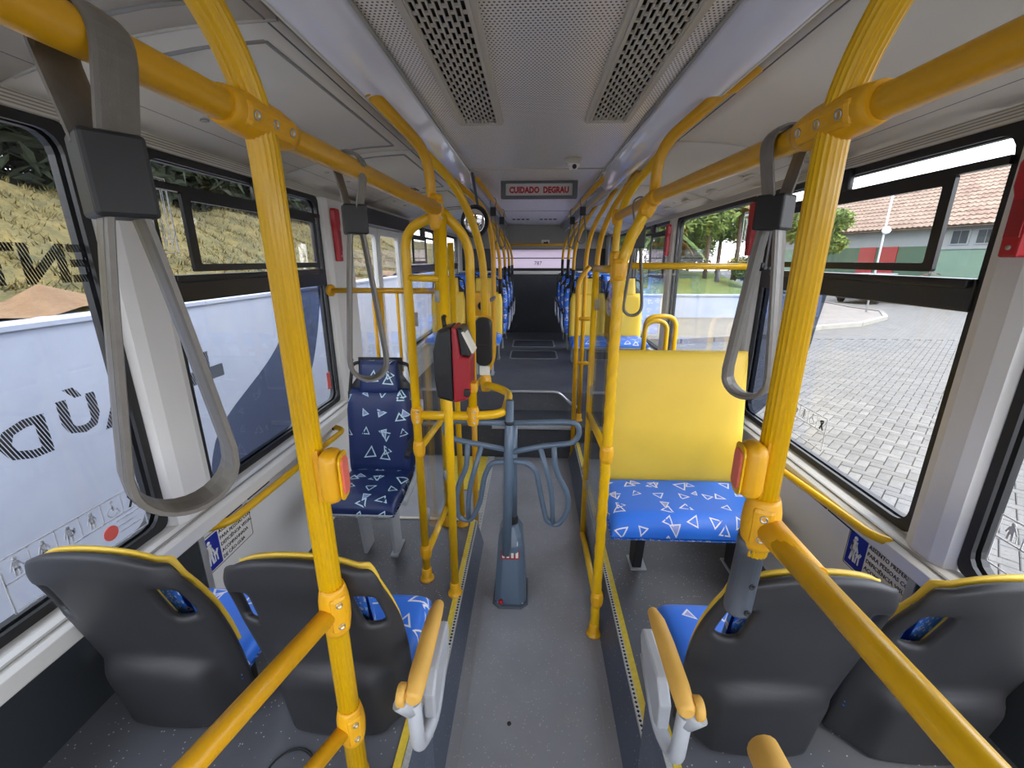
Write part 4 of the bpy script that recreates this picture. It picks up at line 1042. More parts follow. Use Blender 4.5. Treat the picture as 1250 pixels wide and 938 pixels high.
# near poles
p1 = pole('thick ribbed yellow pole standing on the left wheel box, nearest the camera', [(-.385, .68, .48), (-.395, .68, 1.88), (-.405, .60, 2.0), (-.49, .40, 2.15)], .0215, ribbed=True, fr=.12)
joint(p1, rel(p1, (-.400, .68, 1.862)), (.03, 1, 0), (1, -.75, -.2), .15, .029, 3)
joint(p1, rel(p1, (-.386, .68, 1.0)), (0, 0, 1), (1, -1, 0), .11, .0285, 2, sp=.05)
joint(p1, rel(p1, (-.386, .68, .69)), (0, 0, 1), (1, -1, 0), .10, .0285, 2, sp=.04)
MB().tube([rel(p1, (-.386, .68, 1.0)), rel(p1, (-.56, .02, 1.0))], .0185, 16).build('side_rail', M['yellow_rail'], p1)
MB().tube([rel(p1, (-.386, .68, .69)), rel(p1, (-.60, .20, .69))], .0165, 16).build('side_rail', M['yellow_rail'], p1)
p2 = pole('thick ribbed yellow pole rising from the right aisle seat, nearest the camera', [(.408, .68, 1.16), (.410, .68, 1.88), (.418, .60, 2.0), (.50, .40, 2.15)], .0215, ribbed=True, base=False, fr=.12)
joint(p2, rel(p2, (.415, .68, 1.853)), (-.02, 1, 0), (-1, -.75, -.2), .15, .029, 3)
jn = joint(p2, rel(p2, (.410, .68, 1.225)), (0, 0, 1), (-.4, -1, 0), .10, .030, 2, sp=.04)
MB().tube([rel(p2, (.415, .69, 1.222)), rel(p2, (.425, .55, 1.215))], [.026, .021], 16).build('joint_branch', M['yellow_plastic'], p2)
MB().tube([rel(p2, (.415, .66, 1.22)), rel(p2, (.436, -.1, 1.21))], .0195, 16).build('side_rail', M['yellow'], p2)
slv = MB().tube([rel(p2, (.408, .685, 1.19)), rel(p2, (.408, .688, 1.165)), rel(p2, (.408, .69, 1.164)), rel(p2, (.408, .70, 1.02)), rel(p2, (.408, .70, 1.012))], [.0275, .0275, .025, .025, .023], 20).build('grey_sleeve', M['grey_dark_metal'], p2)
for z in (1.09, 1.03): MB().lathe([(.006, 0), (.006, .002), (.004, .0022), (.003, 0)], rel(p2, (.412, .672, z)), (.1, -1, 0), 10).build('sleeve_bolt', M['ink'], slv)

# left group by the turnstile
pA = pole('yellow pole on the left platform edge carrying the red fare reader', [(-.345, 1.655, PLAT), (-.335, 1.655, 1.83)], .0185)
stay(pA, (-.366, 1.655, 1.84), (-.372, 1.655, 2.03), (-.475, 1.33, 2.135))
joint(pA, rel(pA, (-.352, 1.655, 1.835)), (0, 0, 1), (1, -1, 0), .12, .028, 2)
joint(pA, rel(pA, (-.36, 1.60, 1.85)), (.05, 1, 0), (1, -1, -.3), .08, .026, 0)
pB = pole('arched yellow pole holding the front edge of the left glass screen', [(-.500, 1.745, PLAT), (-.500, 1.745, 1.78), (-.36, 1.67, 1.825)], .0185, fr=.12)
for z, f in ((1.013, 3), (.855, 0), (.31, 0)): joint(pB, rel(pB, (-.498, 1.745, z)), (0, 0, 1), (.3, -1, 0), .075, .0265, f, sp=.022)
MB().tube([rel(pB, (-.498, 1.745, .85)), rel(pB, (-.486, 2.2, .825))], .0165, 14).build('middle_rail', M['yellow'], pB)
MB().tube([rel(pB, (-.492, 1.745, .30)), rel(pB, (-.486, 2.2, .27))], .0165, 14).build('lower_rail', M['yellow'], pB)
MB().tube([rel(pB, (-.498, 1.745, 1.60)), rel(pB, (-.345, 1.66, 1.60))], .0135, 12).build('cross_bar', M['yellow'], pB)
pG = pole('yellow pole at the rear edge of the left glass screen', [(-.484, 2.2, PLAT), (-.470, 2.2, 1.86)], .0165)
pD = pole('yellow arched pole dropping from the left rail to the turnstile loop rail', [(-.252, 1.75, .985), (-.247, 1.75, 1.74), (-.335, 1.67, 1.84)], .0185, base=False, fr=.12)
joint(pD, rel(pD, (-.252, 1.75, 1.013)), (0, 0, 1), (.4, -1, 0), .085, .028, 3, sp=.024)
lp = pole('yellow loop rail curving round the turnstile passage', [(-.50, 1.745, 1.013), (-.25, 1.745, 1.013), (-.115, 1.78, 1.013), (-.105, 2.05, 1.03), (-.235, 2.13, 1.045)], .0195, base=False, name='loop_rail', fr=.11, group='side rails')
pH = pole('yellow pole behind the fare reader with a second card reader', [(-.236, 2.15, 1.02), (-.238, 2.15, 1.72), (-.33, 2.0, 1.98), (-.50, 1.9, 2.14)], .0185, base=False, fr=.16)
joint(pH, rel(pH, (-.236, 2.15, 1.05)), (0, 0, 1), (.4, -1, 0), .09, .028, 3, sp=.024)
pE = pole('yellow pole at the door side of the platform, behind the reader pole', [(-.395, 2.2, PLAT), (-.405, 2.2, 1.75)], .0155)
pI = pole('orange-yellow pole standing on the aisle floor by the door strip', [(-.325, 2.27, 0), (-.318, 2.27, 1.1)], .0160, m='yellow_rail')
pJ = pole('yellow pole beyond the turnstile with a bent lower end', [(-.40, 3.0, .78), (-.27, 3.0, .95), (-.262, 3.0, 1.75), (-.30, 2.9, 1.98), (-.50, 2.6, 2.14)], .0170, base=False, m='yellow_rail', fr=.12)
MB().tube([rel(pJ, (-.27, 3.0, 1.03)), rel(pJ, (-.70, 3.0, 1.03))], .015, 12).build('side_rail', M['yellow_rail'], pJ)
lr = pole('yellow rail across the doorway from left pillar to glass screen', [(-1.16, 2.46, 1.50), (-.465, 2.22, 1.515)], .0150, base=False, m='yellow_rail', name='cross_rail', group='side rails')
MB().tube([rel(lr, (-.83, 2.346, 1.50)), rel(lr, (-.83, 2.346, .95))], .013, 12).build('drop_tube', M['yellow_rail'], lr)
MB().lathe([(.034, 0), (.034, .012), (.02, .022)], (0, 0, 0), (1, -.35, 0), 14).build('wall_flange', M['yellow_plastic'], lr)
MB().tube([rel(lr, (-.83, 2.34, 1.10)), rel(lr, (-.70, 2.30, 1.10))], .009, 10).build('grey_peg', M['grey_metal'], lr)

# right group beside the bench
pRA = pole('twisted yellow pole at the front edge of the right glass screen', [(.306, 1.6, 0), (.312, 1.6, 1.68), (.41, 1.6, 1.875)], .0205, twist=26, fr=.14)
joint(pRA, rel(pRA, (.408, 1.6, 1.868)), (0, 1, 0), (-1, -.6, -.3), .10, .027, 0); joint(pRA, rel(pRA, (.395, 1.6, 1.845)), (.45, 0, 1), (-.5, -1, 0), .07, .027, 0)
stay(pRA, (.410, 1.6, 1.87), (.418, 1.6, 2.03), (.545, 1.35, 2.135))
for z in (1.635, .915, .20): joint(pRA, rel(pRA, (.310, 1.6, z)), (0, 0, 1), (-.3, -1, 0), .075, .0275, 0)
for nm, a, b in (('upper_rail', 1.635, 1.625), ('middle_rail', .915, .83), ('lower_rail', .185, .045)): MB().tube([rel(pRA, (.310, 1.6, a)), rel(pRA, (.330, 2.3, b))], .0165, 14).build(nm, M['yellow'], pRA)
pRB = pole('slim yellow pole at the rear edge of the right glass screen', [(.332, 2.3, .03), (.328, 2.3, 1.64)], .0165, base=False)
pK = pole('tall yellow pole behind the right glass screen, up to the ceiling', [(.425, 2.3, PLAT), (.42, 2.3, 1.93), (.565, 1.98, 2.14)], .0185, fr=.18)
joint(pK, rel(pK, (.42, 2.3, 1.872)), (0, 0, 1), (-1, -1, 0), .07, .026, 0); joint(pK, rel(pK, (.421, 2.3, 1.66)), (0, 0, 1), (-1, -1, 0), .10, .028, 0)
wr = pole('yellow rail across the back of the bench to the right window pillar', [(.42, 2.3, 1.64), (1.155, 2.31, 1.635)], .0165, base=False, name='cross_rail', group='side rails')
MB().tube([rel(wr, (1.15, 2.31, 1.635)), rel(wr, (1.17, 2.31, 1.635))], .022, 14).build('end_cap', M['black'], wr)
MB().tube([rel(wr, (.95, 2.31, 1.625)), rel(wr, (.95, 2.31, 1.56))], .012, 10).build('panel_clamp', M['grey_metal'], wr)
pRC = pole('yellow pole on the aisle floor at the foot of the rear steps', [(.366, 3.41, 0), (.356, 3.41, 1.52), (.44, 3.41, 1.62)], .0185, m='yellow_rail', fr=.08)
MB().tube([rel(pRC, (.36, 3.41, 1.22)), rel(pRC, (.52, 3.41, 1.22))], .015, 12).build('side_rail', M['yellow_rail'], pRC)
MB().tube([rel(pRC, (.36, 3.41, .86)), rel(pRC, (.52, 3.41, .86))], .015, 12).build('side_rail', M['yellow_rail'], pRC)
for (x, y, zb, lb) in ((.425, 2.95, PLAT, 'curved yellow pole at the front of the far right yellow seat'), (.43, 3.6, .29, 'curved yellow pole rising from the right side of the rear steps'), (.425, 4.6, 1.35, 'yellow pole on the first raised right seat, behind the steps'), (.425, 5.3, 1.45, 'yellow pole on the second raised right seat row'), (.425, 6.3, 1.45, 'yellow pole on the rearmost right seat row')):
    q = pole(lb, [(x, y, zb), (x, y, 1.85), (.57, y-.34, 2.14)], .0175, m='yellow_rail', fr=.25, base=zb < 1)
    MB().tube([rel(q, (x, y, zb)), rel(q, (x, y, zb+.22))], .02, 12).build('black_sleeve', M['black'], q) if zb > 1 else None
for (x, y, zb, lb) in ((-.31, 4.25, 1.35, 'yellow pole on the left yellow seat behind the steps'), (-.31, 5.0, 1.45, 'yellow pole on the second raised left seat row'), (-.31, 5.9, 1.45, 'yellow pole on the third raised left seat row'), (-.31, 6.8, 1.45, 'yellow pole nearest the rear wall on the left')):
    q = pole(lb, [(x, y, zb), (x, y, 1.80), (-.5, y-.30, 2.14)], .0165, m='yellow_rail', fr=.25, base=False)
    MB().tube([rel(q, (x, y, zb)), rel(q, (x, y, zb+.14))], .02, 12).build('black_sleeve', M['black'], q)
pole('yellow rail across the rear bulkhead above the back window', [(-.45, 7.2, 1.90), (.58, 7.2, 1.90)], .018, base=False, m='yellow_rail', name='cross_rail', group='side rails')
pole('thin yellow ceiling bar to the left behind the step sign', [(-.36, 3.0, 2.165), (-.30, 4.9, 2.12)], .016, base=False, m='yellow_rail', name='ceiling_bar', group='ceiling bars')
pole('thin yellow ceiling bar to the right behind the step sign', [(.44, 3.0, 2.165), (.38, 4.9, 2.12)], .016, base=False, m='yellow_rail', name='ceiling_bar', group='ceiling bars')
# window-side grab rails
for (s, x, ya, yb, za, zb, lb) in ((-1, XL, 1.27, 2.36, .738, .70, 'yellow grab rail along the left window ledge'), (1, XR, 1.20, 1.98, .80, .755, 'yellow grab rail along the right window ledge')):
    q = pole(lb, [(x, ya, za), (x-s*.085, ya+.05, za), (x-s*.085, yb-.05, zb), (x, yb, zb)], .0155, base=False, m='yellow', name='window_rail', fr=.05, group='side rails')
    for y, z in ((ya, za), (yb, zb)): MB().lathe([(.024, 0), (.024, .006), (.018, .01)], rel(q, (x, y, z)), (-s, 0, 0), 12).build('flange', M['black'], q)

# clear screens
def screen(label, a, b, z0, z1):
    a = Vector((a[0], a[1], 0)); b = Vector((b[0], b[1], 0)); o = thing('clear_screen', label, 'glass screen', (a.x, a.y, z0)); u = (b-a); L = u.length; u.normalize()
    MB().prism(rrect(L, z1-z0, .03, cx=L/2, cy=(z1-z0)/2), (0, 0, 0), u, (0, 0, 1), .006).build('pane', M['clear_panel'], o)
    nrm = u.cross(Vector((0, 0, 1)))
    for (k, z) in ((.02, .12), (.98, .12), (.02, .55), (.98, .55), (.02, .85), (.98, .9)):
        c = u*(L*k)+Vector((0, 0, (z1-z0)*z))
        MB().tube([c-Vector((0, 0, .028))+nrm*.008, c+Vector((0, 0, .028))+nrm*.008], .011, 10).build('clamp', M['grey_metal'], o)
    return o
screen('clear acrylic screen beside the single blue seat', (-.497, 1.775), (-.484, 2.175), .34, 1.62)
screen('clear acrylic screen between the aisle and the yellow bench', (.312, 1.63), (.328, 2.27), .24, 1.58)
screen('clear acrylic screen behind the yellow bench', (.46, 2.315), (1.13, 2.325), .62, 1.60)

# ================================================================ hanging straps
def strap(loc, label, drop=.49, wide=.10, ang=.5, band=.040, buckle=(.072, .05, .078), up_=.055, railr=.021):
    """webbing loop over the rail, buckle, teardrop loop below; loc is the rail centre"""
    o = thing('hand_strap', label, 'hand strap', loc, group='hanging hand straps')
    u = Vector((math.cos(ang), math.sin(ang), 0)); w_ = Vector((-math.sin(ang), math.cos(ang), 0))
    zb = -railr-up_; pts = []
    # over the rail: loop plane is across the rail (x), band width along the rail
    for k in range(13):
        a = PI*k/12; pts.append(Vector((math.cos(a)*(railr+.008), 0, math.sin(a)*(railr+.008))))
    pts = [Vector((.012, 0, zb-.01))]+[Vector((railr+.007, 0, -.012))]+pts+[Vector((-railr-.007, 0, -.012))]+[Vector((-.012, 0, zb-.01))]
    MB().band(pts, band, .005, (0, 1, 0)).build('rail_loop', M['strap'], o)
    bw_, bd_, bh = buckle
    MB().obox((0, 0, zb-bh/2), u, w_, (0, 0, 1), bw_/2, bd_/2, bh/2).build('buckle', M['black'], o, bevel=.004)
    b0 = zb-bh; bot = -drop; pts = []; R = wide/2; n = 14
    for k in range(n): 
        t = k/(n-1); x = .012+(R-.012)*(t**.9); pts.append(u*(-x)+Vector((0, 0, b0+.01+(bot+R-b0)*t)))
    for k in range(1, 14):
        a = PI+PI*k/14; pts.append(u*(R*math.cos(a))+Vector((0, 0, bot+R+R*math.sin(a))))
    for k in range(n):
        t = 1-k/(n-1); x = .012+(R-.012)*(t**.9); pts.append(u*x+Vector((0, 0, b0+.01+(bot+R-b0)*t)))
    lo = MB().band(pts, band, .008, w_).build('lower_loop', M['strap'], o)
    for k, dx in enumerate((-.28, 0, .28)):
        st_ = MB().tube([p+w_*(dx*band)+((p-Vector((0, 0, bot+R))).normalized()*.0048 if False else Vector((0, 0, 0))) for p in pts], .0058, 4); st_.build('rib', M['strap'], lo)
    return o
strap((-.41, .44, 1.86), 'large grey strap hanging nearest the camera on the left rail', drop=.475, wide=.10, ang=.95, band=.046, buckle=(.05, .058, .075))
strap((-.396, 1.0, 1.862), 'grey strap hanging on the left rail before the single blue seat', drop=.475, wide=.085, ang=.5, buckle=(.05, .048, .062))
strap((.42, .82, 1.853), 'grey strap hanging on the right rail beside the ribbed pole', drop=.44, wide=.08, ang=-.9, buckle=(.048, .048, .058))
strap((.418, 1.82, 1.875), 'small grey strap hanging behind the right twisted pole', drop=.43, wide=.075, ang=0, band=.014, buckle=(.055, .03, .085))
for (x, y, lb) in ((-.34, 3.9, 'far strap hanging from the left ceiling bar, nearer one'), (-.315, 4.6, 'far strap hanging from the left ceiling bar, farther one'), (.42, 3.9, 'far strap hanging from the right ceiling bar, nearer one'), (.395, 4.6, 'far strap hanging from the right ceiling bar, farther one')):
    strap((x, y, 2.145-(y-3.9)*.022), lb, drop=.34, wide=.07, ang=0, band=.014, buckle=(.05, .03, .07), up_=.03, railr=.018)

# ================================================================ stop buttons, readers, mirror
def stop_button(loc, rz, label):
    o = thing('stop_button', label, 'stop button', loc, rz, group='stop buttons')
    MB().box((-.026, -.019, -.05), (.026, .019, .05), .018).build('housing', M['yellow_plastic'], o)
    MB().prism(rrect(.034, .07, .012), (.0, -.019, 0), (1, 0, 0), (0, 0, 1), .006).build('button', M['button'], o, bevel=.002)
    MB().prism(rrect(.046, .088, .015), (.0, -.0185, 0), (1, 0, 0), (0, 0, 1), .003).build('bezel', M['yellow'], o)
    MB().box((-.004, .019, -.05), (.004, .03, .05)).build('back_clamp', M['yellow_plastic'], o)
    return o
stop_button((-.352, .672, 1.30), math.radians(98), 'yellow stop button box with red button on the left ribbed pole')
stop_button((.374, .672, 1.33), math.radians(-98), 'yellow stop button box with red button on the right ribbed pole')

fr_ = thing('fare_reader', 'black and red fare card reader on the pole by the turnstile', 'card reader', (-.285, 1.56, 1.30))
def reader_profile(pts, y0, y1, name, m, bev=.012): return MB().prism(pts, (0, y1, 0), (1, 0, 0), (0, 0, 1), y1-y0).build(name, m, fr_, bevel=bev)
reader_profile([(-.062, -.125), (0, -.142), (0, .142), (-.052, .128), (-.07, .05), (-.07, -.05)], -.07, .07, 'back_shell', M['black_gloss'])
reader_profile([(0, -.142), (.045, -.132), (.062, -.115), (.066, .03), (.03, .035), (.018, .138), (0, .142)], -.07, .07, 'front_shell', M['red_dark'])
sc_ = reader_profile([(.018, .138), (.031, .036), (.066, .032), (.058, .085), (.040, .135)], -.062, .062, 'display_hood', M['black_gloss'], .006)
MB().obox((.0575, -.02, .085), (.9, 0, .43), (0, 1, 0), (-.43, 0, .9), .004, .045, .042).build('display', M['paper'], sc_)
MB().box((.04, -.078, -.115), (.062, -.066, -.085), .005).build('card_slot', M['ink'], fr_)
MB().box((.056, -.05, -.11), (.085, 0, -.07), .006).build('yellow_button', M['yellow_plastic'], fr_)
MB().tube([(-.04, .02, .13), (-.05, .05, .16), (-.05, .09, .16)], .008, 8).build('cable', M['ink'], fr_)
MB().box((-.07, .06, -.05), (-.03, .10, .05), .006).build('bracket', M['black'], fr_)
cr_ = thing('card_reader', 'small black card reader on the farther yellow pole', 'card reader', (-.236, 2.09, 1.28))
MB().prism(rrect(.085, .24, .035), (0, .03, 0), (1, 0, 0), (0, 0, 1), .06).build('body', M['black_gloss'], cr_, bevel=.008)
MB().ring(rrect(.097, .252, .04), rrect(.083, .238, .034), (0, .03, 0), (1, 0, 0), (0, 0, 1), .02).build('rim', M['yellow_plastic'], cr_)
MB().box((-.02, -.034, -.165), (.03, -.02, -.12)).build('label_plate', M['paper'], cr_)
MB().box((-.025, -.036, -.02), (.025, -.029, -.012)).build('card_slot', M['ink'], cr_)
vb = thing('validator_box', 'yellow box with black dial on the pole behind the card reader', 'box', (-.30, 2.55, 1.42))
MB().box((-.05, -.03, -.07), (.05, .03, .07), .012).build('body', M['yellow_plastic'], vb)
MB().lathe([(.026, 0), (.024, .02), (.012, .026)], (.01, -.03, -.01), (0, -1, 0), 14).build('dial', M['black'], vb)
MB().tube([(0, .03, 0), (.04, .30, 0), (.04, .45, 0)], .012, 8).build('arm', M['grey_dark_metal'], vb)
mr = thing('round_mirror', 'round black-rimmed mirror hanging above the turnstile', 'mirror', (-.335, 2.6, 1.88))
nm_ = Vector((.6, -.8, -.12)).normalized()
MB().lathe([(.088, 0), (.09, .012), (.084, .016), (.08, .012), (.08, .004)], (0, 0, 0), nm_, 28).build('rim', M['black'], mr)
MB().lathe([(.082, .004), (.06, .009), (.03, .012), (.004, .013)], (0, 0, 0), nm_, 28).build('mirror_face', M['mirror'], mr)
MB().tube([(0, .01, 0), (.02, .05, .06), (-.02, .1, .27)], .009, 8).build('arm', M['grey_dark_metal'], mr)
ls = thing('ceiling_notice', 'small pale notice on the left side ceiling above the turnstile', 'notice', (-.8, 3.05, spz(-1, -.8)-.006))
MB().obox((0, 0, -.002), (1, 0, .1), (0, 1, 0), (-.1, 0, 1), .06, .09, .001).build('paper', M['sign_white'], ls)
for k in range(4): MB().obox((-.035+.02*k, 0, -.0045), (1, 0, .1), (0, 1, 0), (-.1, 0, 1), .005, .06, .0006).build('print', M['ink'], ls)

# ================================================================ turnstile
ts = thing('turnstile', 'slate grey turnstile with looped tube arms standing in the aisle', 'turnstile', (-.09, 1.85, 0))
TX, TY = -.09, 1.85
def oct_(x0, x1, y0, y1, c): return [(x0+c, y0), (x1-c, y0), (x1, y0+c), (x1, y1-c), (x1-c, y1), (x0+c, y1), (x0, y1-c), (x0, y0+c)]
def loft(rings):
    mb = MB(); vs = []; n = 8
    for (r, z) in rings: vs += [(p[0], p[1], z) for p in r]
    fs = [(i*n+k, i*n+(k+1) % n, (i+1)*n+(k+1) % n, (i+1)*n+k) for i in range(len(rings)-1) for k in range(n)]
    fs += [tuple(reversed(range(n))), tuple((len(rings)-1)*n+k for k in range(n))]
    return mb.add(vs, fs)
bs = loft([(oct_(-.078, .078, -.11, .10, .03), .012), (oct_(-.075, .075, -.105, .10, .03), .12), (oct_(-.062, .062, -.085, .09, .028), .33), (oct_(-.058, .058, -.07, .085, .026), .37), (oct_(-.035, .035, -.045, .06, .02), .42)]).build('pedestal', M['turn'], ts, bevel=.004)
loft([(oct_(-.09, .09, -.125, .115, .035), 0), (oct_(-.088, .088, -.122, .113, .035), .012)]).build('base_plate', M['grey_dark_metal'], ts)
MB().obox((0, -.087, .29), (1, 0, 0), (0, .27, 1), (0, -1, .27), .045, .022, .002).build('warning_label', M['red_dark'], bs)
for k in range(4): MB().obox((-.033+.022*k, -.0895, .29), (1, 0, 0), (0, .27, 1), (0, -1, .27), .006, .014, .001).build('label_mark', M['paper'], bs)
MB().obox((0, -.0755, .345), (1, 0, 0), (0, .4, 1), (0, -1, .4), .036, .01, .002).build('chrome_plate', M['alu'], bs)
MB().lathe([(.03, .40), (.036, .42), (.034, .45), (.028, .46)], n=16).build('collar', M['black'], ts)
MB().lathe([(.011, 0), (.012, .012), (.006, .018)], (-.045, -.115, .04), (0, -1, .1), 12).build('red_lock', M['red'], ts)
for sx in (-.06, .06):
    MB().lathe([(.007, 0), (.006, .005)], (sx, -.095, .012), n=8).build('bolt', M['steel'], ts)
def tsp(pts, y=1.80): return [(p[0]-TX, (p[2] if len(p) > 2 else y)-TY, p[1]) for p in pts]
MB().tube(tsp([(-.093, 1.07), (-.097, .80), (-.108, .30, 1.752)]), [.017, .024, .021], 16).build('front_tube', M['turn'], ts)
MB().tube(tsp([(-.085, .42, 1.85), (-.085, .95, 1.83)]), .026, 16).build('column', M['turn'], ts)
MB().lathe([(.02, 0), (.024, .004), (.024, .014), (.018, .018)], (-.004, -.05, .955), n=14).build('cap', M['black'], ts)
AR = .0125
def arm(pts, fr=.04, nm='arm_loop', r=AR): MB().tube(fillet(tsp(pts), fr), r, 12).build(nm, M['turn'], ts)
arm([(-.083, .961), (.156, .973), (.215, .965), (.222, .905), (.19, .868), (.048, .851), (-.079, .819)])
arm([(-.101, .960), (-.354, .968), (-.392, .955), (-.388, .895), (-.328, .872), (-.109, .831)])
arm([(.108, .858), (.119, .728), (.182, .61), (.185, .515), (.137, .434), (.085, .455), (.053, .598), (.030, .73), (-.02, .772), (-.079, .77)], .05)
arm([(.045, .85), (.107, .621), (.113, .445)], .1)
arm([(-.105, .77), (-.178, .768), (-.212, .699), (-.236, .546), (-.282, .448), (-.342, .462), (-.354, .556), (-.335, .653), (-.296, .731), (-.286, .865)], .05)
arm([(-.222, .853), (-.29, .611), (-.295, .462)], .1)

# ================================================================ seats
EDGE = [-1, -.995, -.975, -.93, -.86, -.74, -.55, -.3, 0, .3, .55, .74, .86, .93, .975, .995, 1]
def pad(mb, fn, hw, hl, th, us=EDGE, vs=EDGE):
    """cushion: fn(a, b, h) maps plane metres and height to space"""
    def f(u, v):
        k = max(0, 1-abs(u)**10)**.35*max(0, 1-abs(v)**10)**.35
        return fn(u*hw, v*hl, th*k)
    mb.grid(f, us, vs, arc=True, shift=(random.uniform(0, .4), random.uniform(0, .4)))
    mb.grid(lambda u, v: fn(u*hw, v*hl, -.012), [-1, 1], [-1, 1], flip=True)
    return mb

def rear_facing_seat(cx, label, arm=0, hw0=.185):
    """charcoal shell seen from behind; the sitter looks towards the rear of the bus"""
    Z0 = .485; o = thing('bus_seat', label, 'seat', (cx, .765, .48), group='charcoal seats on the wheel boxes')
    HW = [(0, .180), (.15, .183), (.35, .188), (.52, .192), (.66, .190), (.80, .180), (.93, .170), (1, .155)]
    def sh(u, t, off=0.0, grow=0.0):
        hw = lerp(HW, t)+grow; x = hw*u
        top = sstep(.72, 1, t)
        z = Z0-.48+.575*t+.028*top*(1-u*u)-.02*abs(u)**4*top
        y = .065-.135*t+.02*math.sin(PI*t)+.034*abs(u)**2.4*(1-.35*t)
        b = (1-sstep(.38, .45, t+.12*u*u))*(1-sstep(.62, .76, abs(u)-.12*(.3-t)))
        y -= .036*b
        y += .012*sstep(.90, 1.0, t)+.016*sstep(.86, 1, abs(u))
        return (x, y+off, z)
    us = [-1, -.95, -.88, -.76, -.64, -.55, -.45, -.33, -.2, -.1, 0, .1, .2, .33, .45, .55, .64, .76, .88, .95, 1]
    ts_ = [0, .03, .08, .14, .2, .26, .31, .35, .39, .43, .48, .54, .6, .64, .68, .73, .78, .83, .865, .9, .935, .97, 1]
    hole = lambda u, t: .64 < abs(u) < .88 and .66 < t < .865
    s = MB().grid(lambda u, t: sh(u, t), us, ts_, skip=hole, flip=True).build('back_shell', M['shell'], o, solid=.022, subsurf=1, fix=False)
    ln = MB().grid(lambda u, t: (lambda p: (p[0]*.93, p[1]+.022, p[2]-.001))(sh(u, .4+.6*t)), us, ts_, skip=lambda u, t: .55 < abs(u) < .95 and .36 < t < .80, flip=True).build('yellow_liner', M['yellow_seat'], o, solid=.008, fix=False)
    # upholstered back and seat cushion, facing the rear of the bus
    bp = MB(); pad(bp, lambda a, b, h: (a, .112-.105*(b+.27)/.54+h, .31+b), .115, .20, .03); bp.build('back_cushion', M['fabric'], o)
    cp = MB(); pad(cp, lambda a, b, h: (a, .205+b, .135+h), .178, .135, .045); cp.build('seat_cushion', M['fabric'], o)
    MB().box((-.165, .11, .10), (.165, .33, .132), .01).build('seat_pan', M['shell'], o)
    for sx in (-1, 1): MB().box((sx*.11-.02, .10, 0), (sx*.11+.02, .18, .11)).build('seat_foot', M['shell'], o)
    if arm:
        ax = arm*.248; z = .305
        a = MB().tube([(ax, -.105, z), (ax, -.098, z), (ax, -.05, z+.004), (ax, .05, z+.008), (ax, .12, z+.006), (ax, .16, z-.004), (ax, .172, z-.012)], [.012, .019, .0215, .021, .019, .014, .006], 14).build('armrest', M['tan'], o)
        MB().lathe([(.02, -.009), (.023, -.006), (.023, .006), (.02, .009)], (ax-arm*.026, -.088, z-.004), (1, 0, 0), 18).build('hinge_disc', M['tan'], o)
        MB().tube([(ax-arm*.030, -.085, z-.02), (ax-arm*.022, -.085, z-.03), (ax-arm*.010, -.080, z-.055)], [.024, .022, .018], 12).build('hinge_bracket', M['grey_metal'], o)
        MB().tube(fillet([(ax-arm*.006, -.08, z-.03), (ax-arm*.006, -.07, z-.19), (ax+arm*.012, .0, z-.19), (ax+arm*.012, .14, z-.12)], .05), .0165, 12).build('support_tube', M['grey_metal'], o)
        MB().prism([(-.02, -.13), (-.02, -.06), (.02, -.02), (.16, -.02), (.17, -.05), (.12, -.13), (.02, -.155)], (ax-arm*.004, 0, z-.035), (0, 1, 0), (0, 0, 1), arm*.028).build('side_plate', M['grey_metal'], o, bevel=.006)
    return o
rear_facing_seat(-.93, 'charcoal seat back by the left window, with pierced grip holes')
rear_facing_seat(-.487, 'charcoal seat back on the left aisle, with tan armrest and blue cushion', 1)
rear_facing_seat(.575, 'charcoal seat back on the right aisle, with tan armrest and blue cushion', -1)
rear_facing_seat(.965, 'charcoal seat back by the right window, cut by the picture edge')
# armrest of the seat nearer the camera, at the lower right
na = thing('padded_armrest', 'tan padded armrest end at the bottom of the picture on the right', 'armrest', (.385, .52, .48))
MB().tube([(0, .012, .42), (0, 0, .425), (0, -.06, .425), (0, -.20, .42), (0, -.24, .41)], [.012, .026, .028, .026, .016], 16).build('pad', M['tan'], na)
MB().tube([(0, -.03, 0), (0, -.03, .41)], .014, 10).build('post', M['grey_metal'], na)

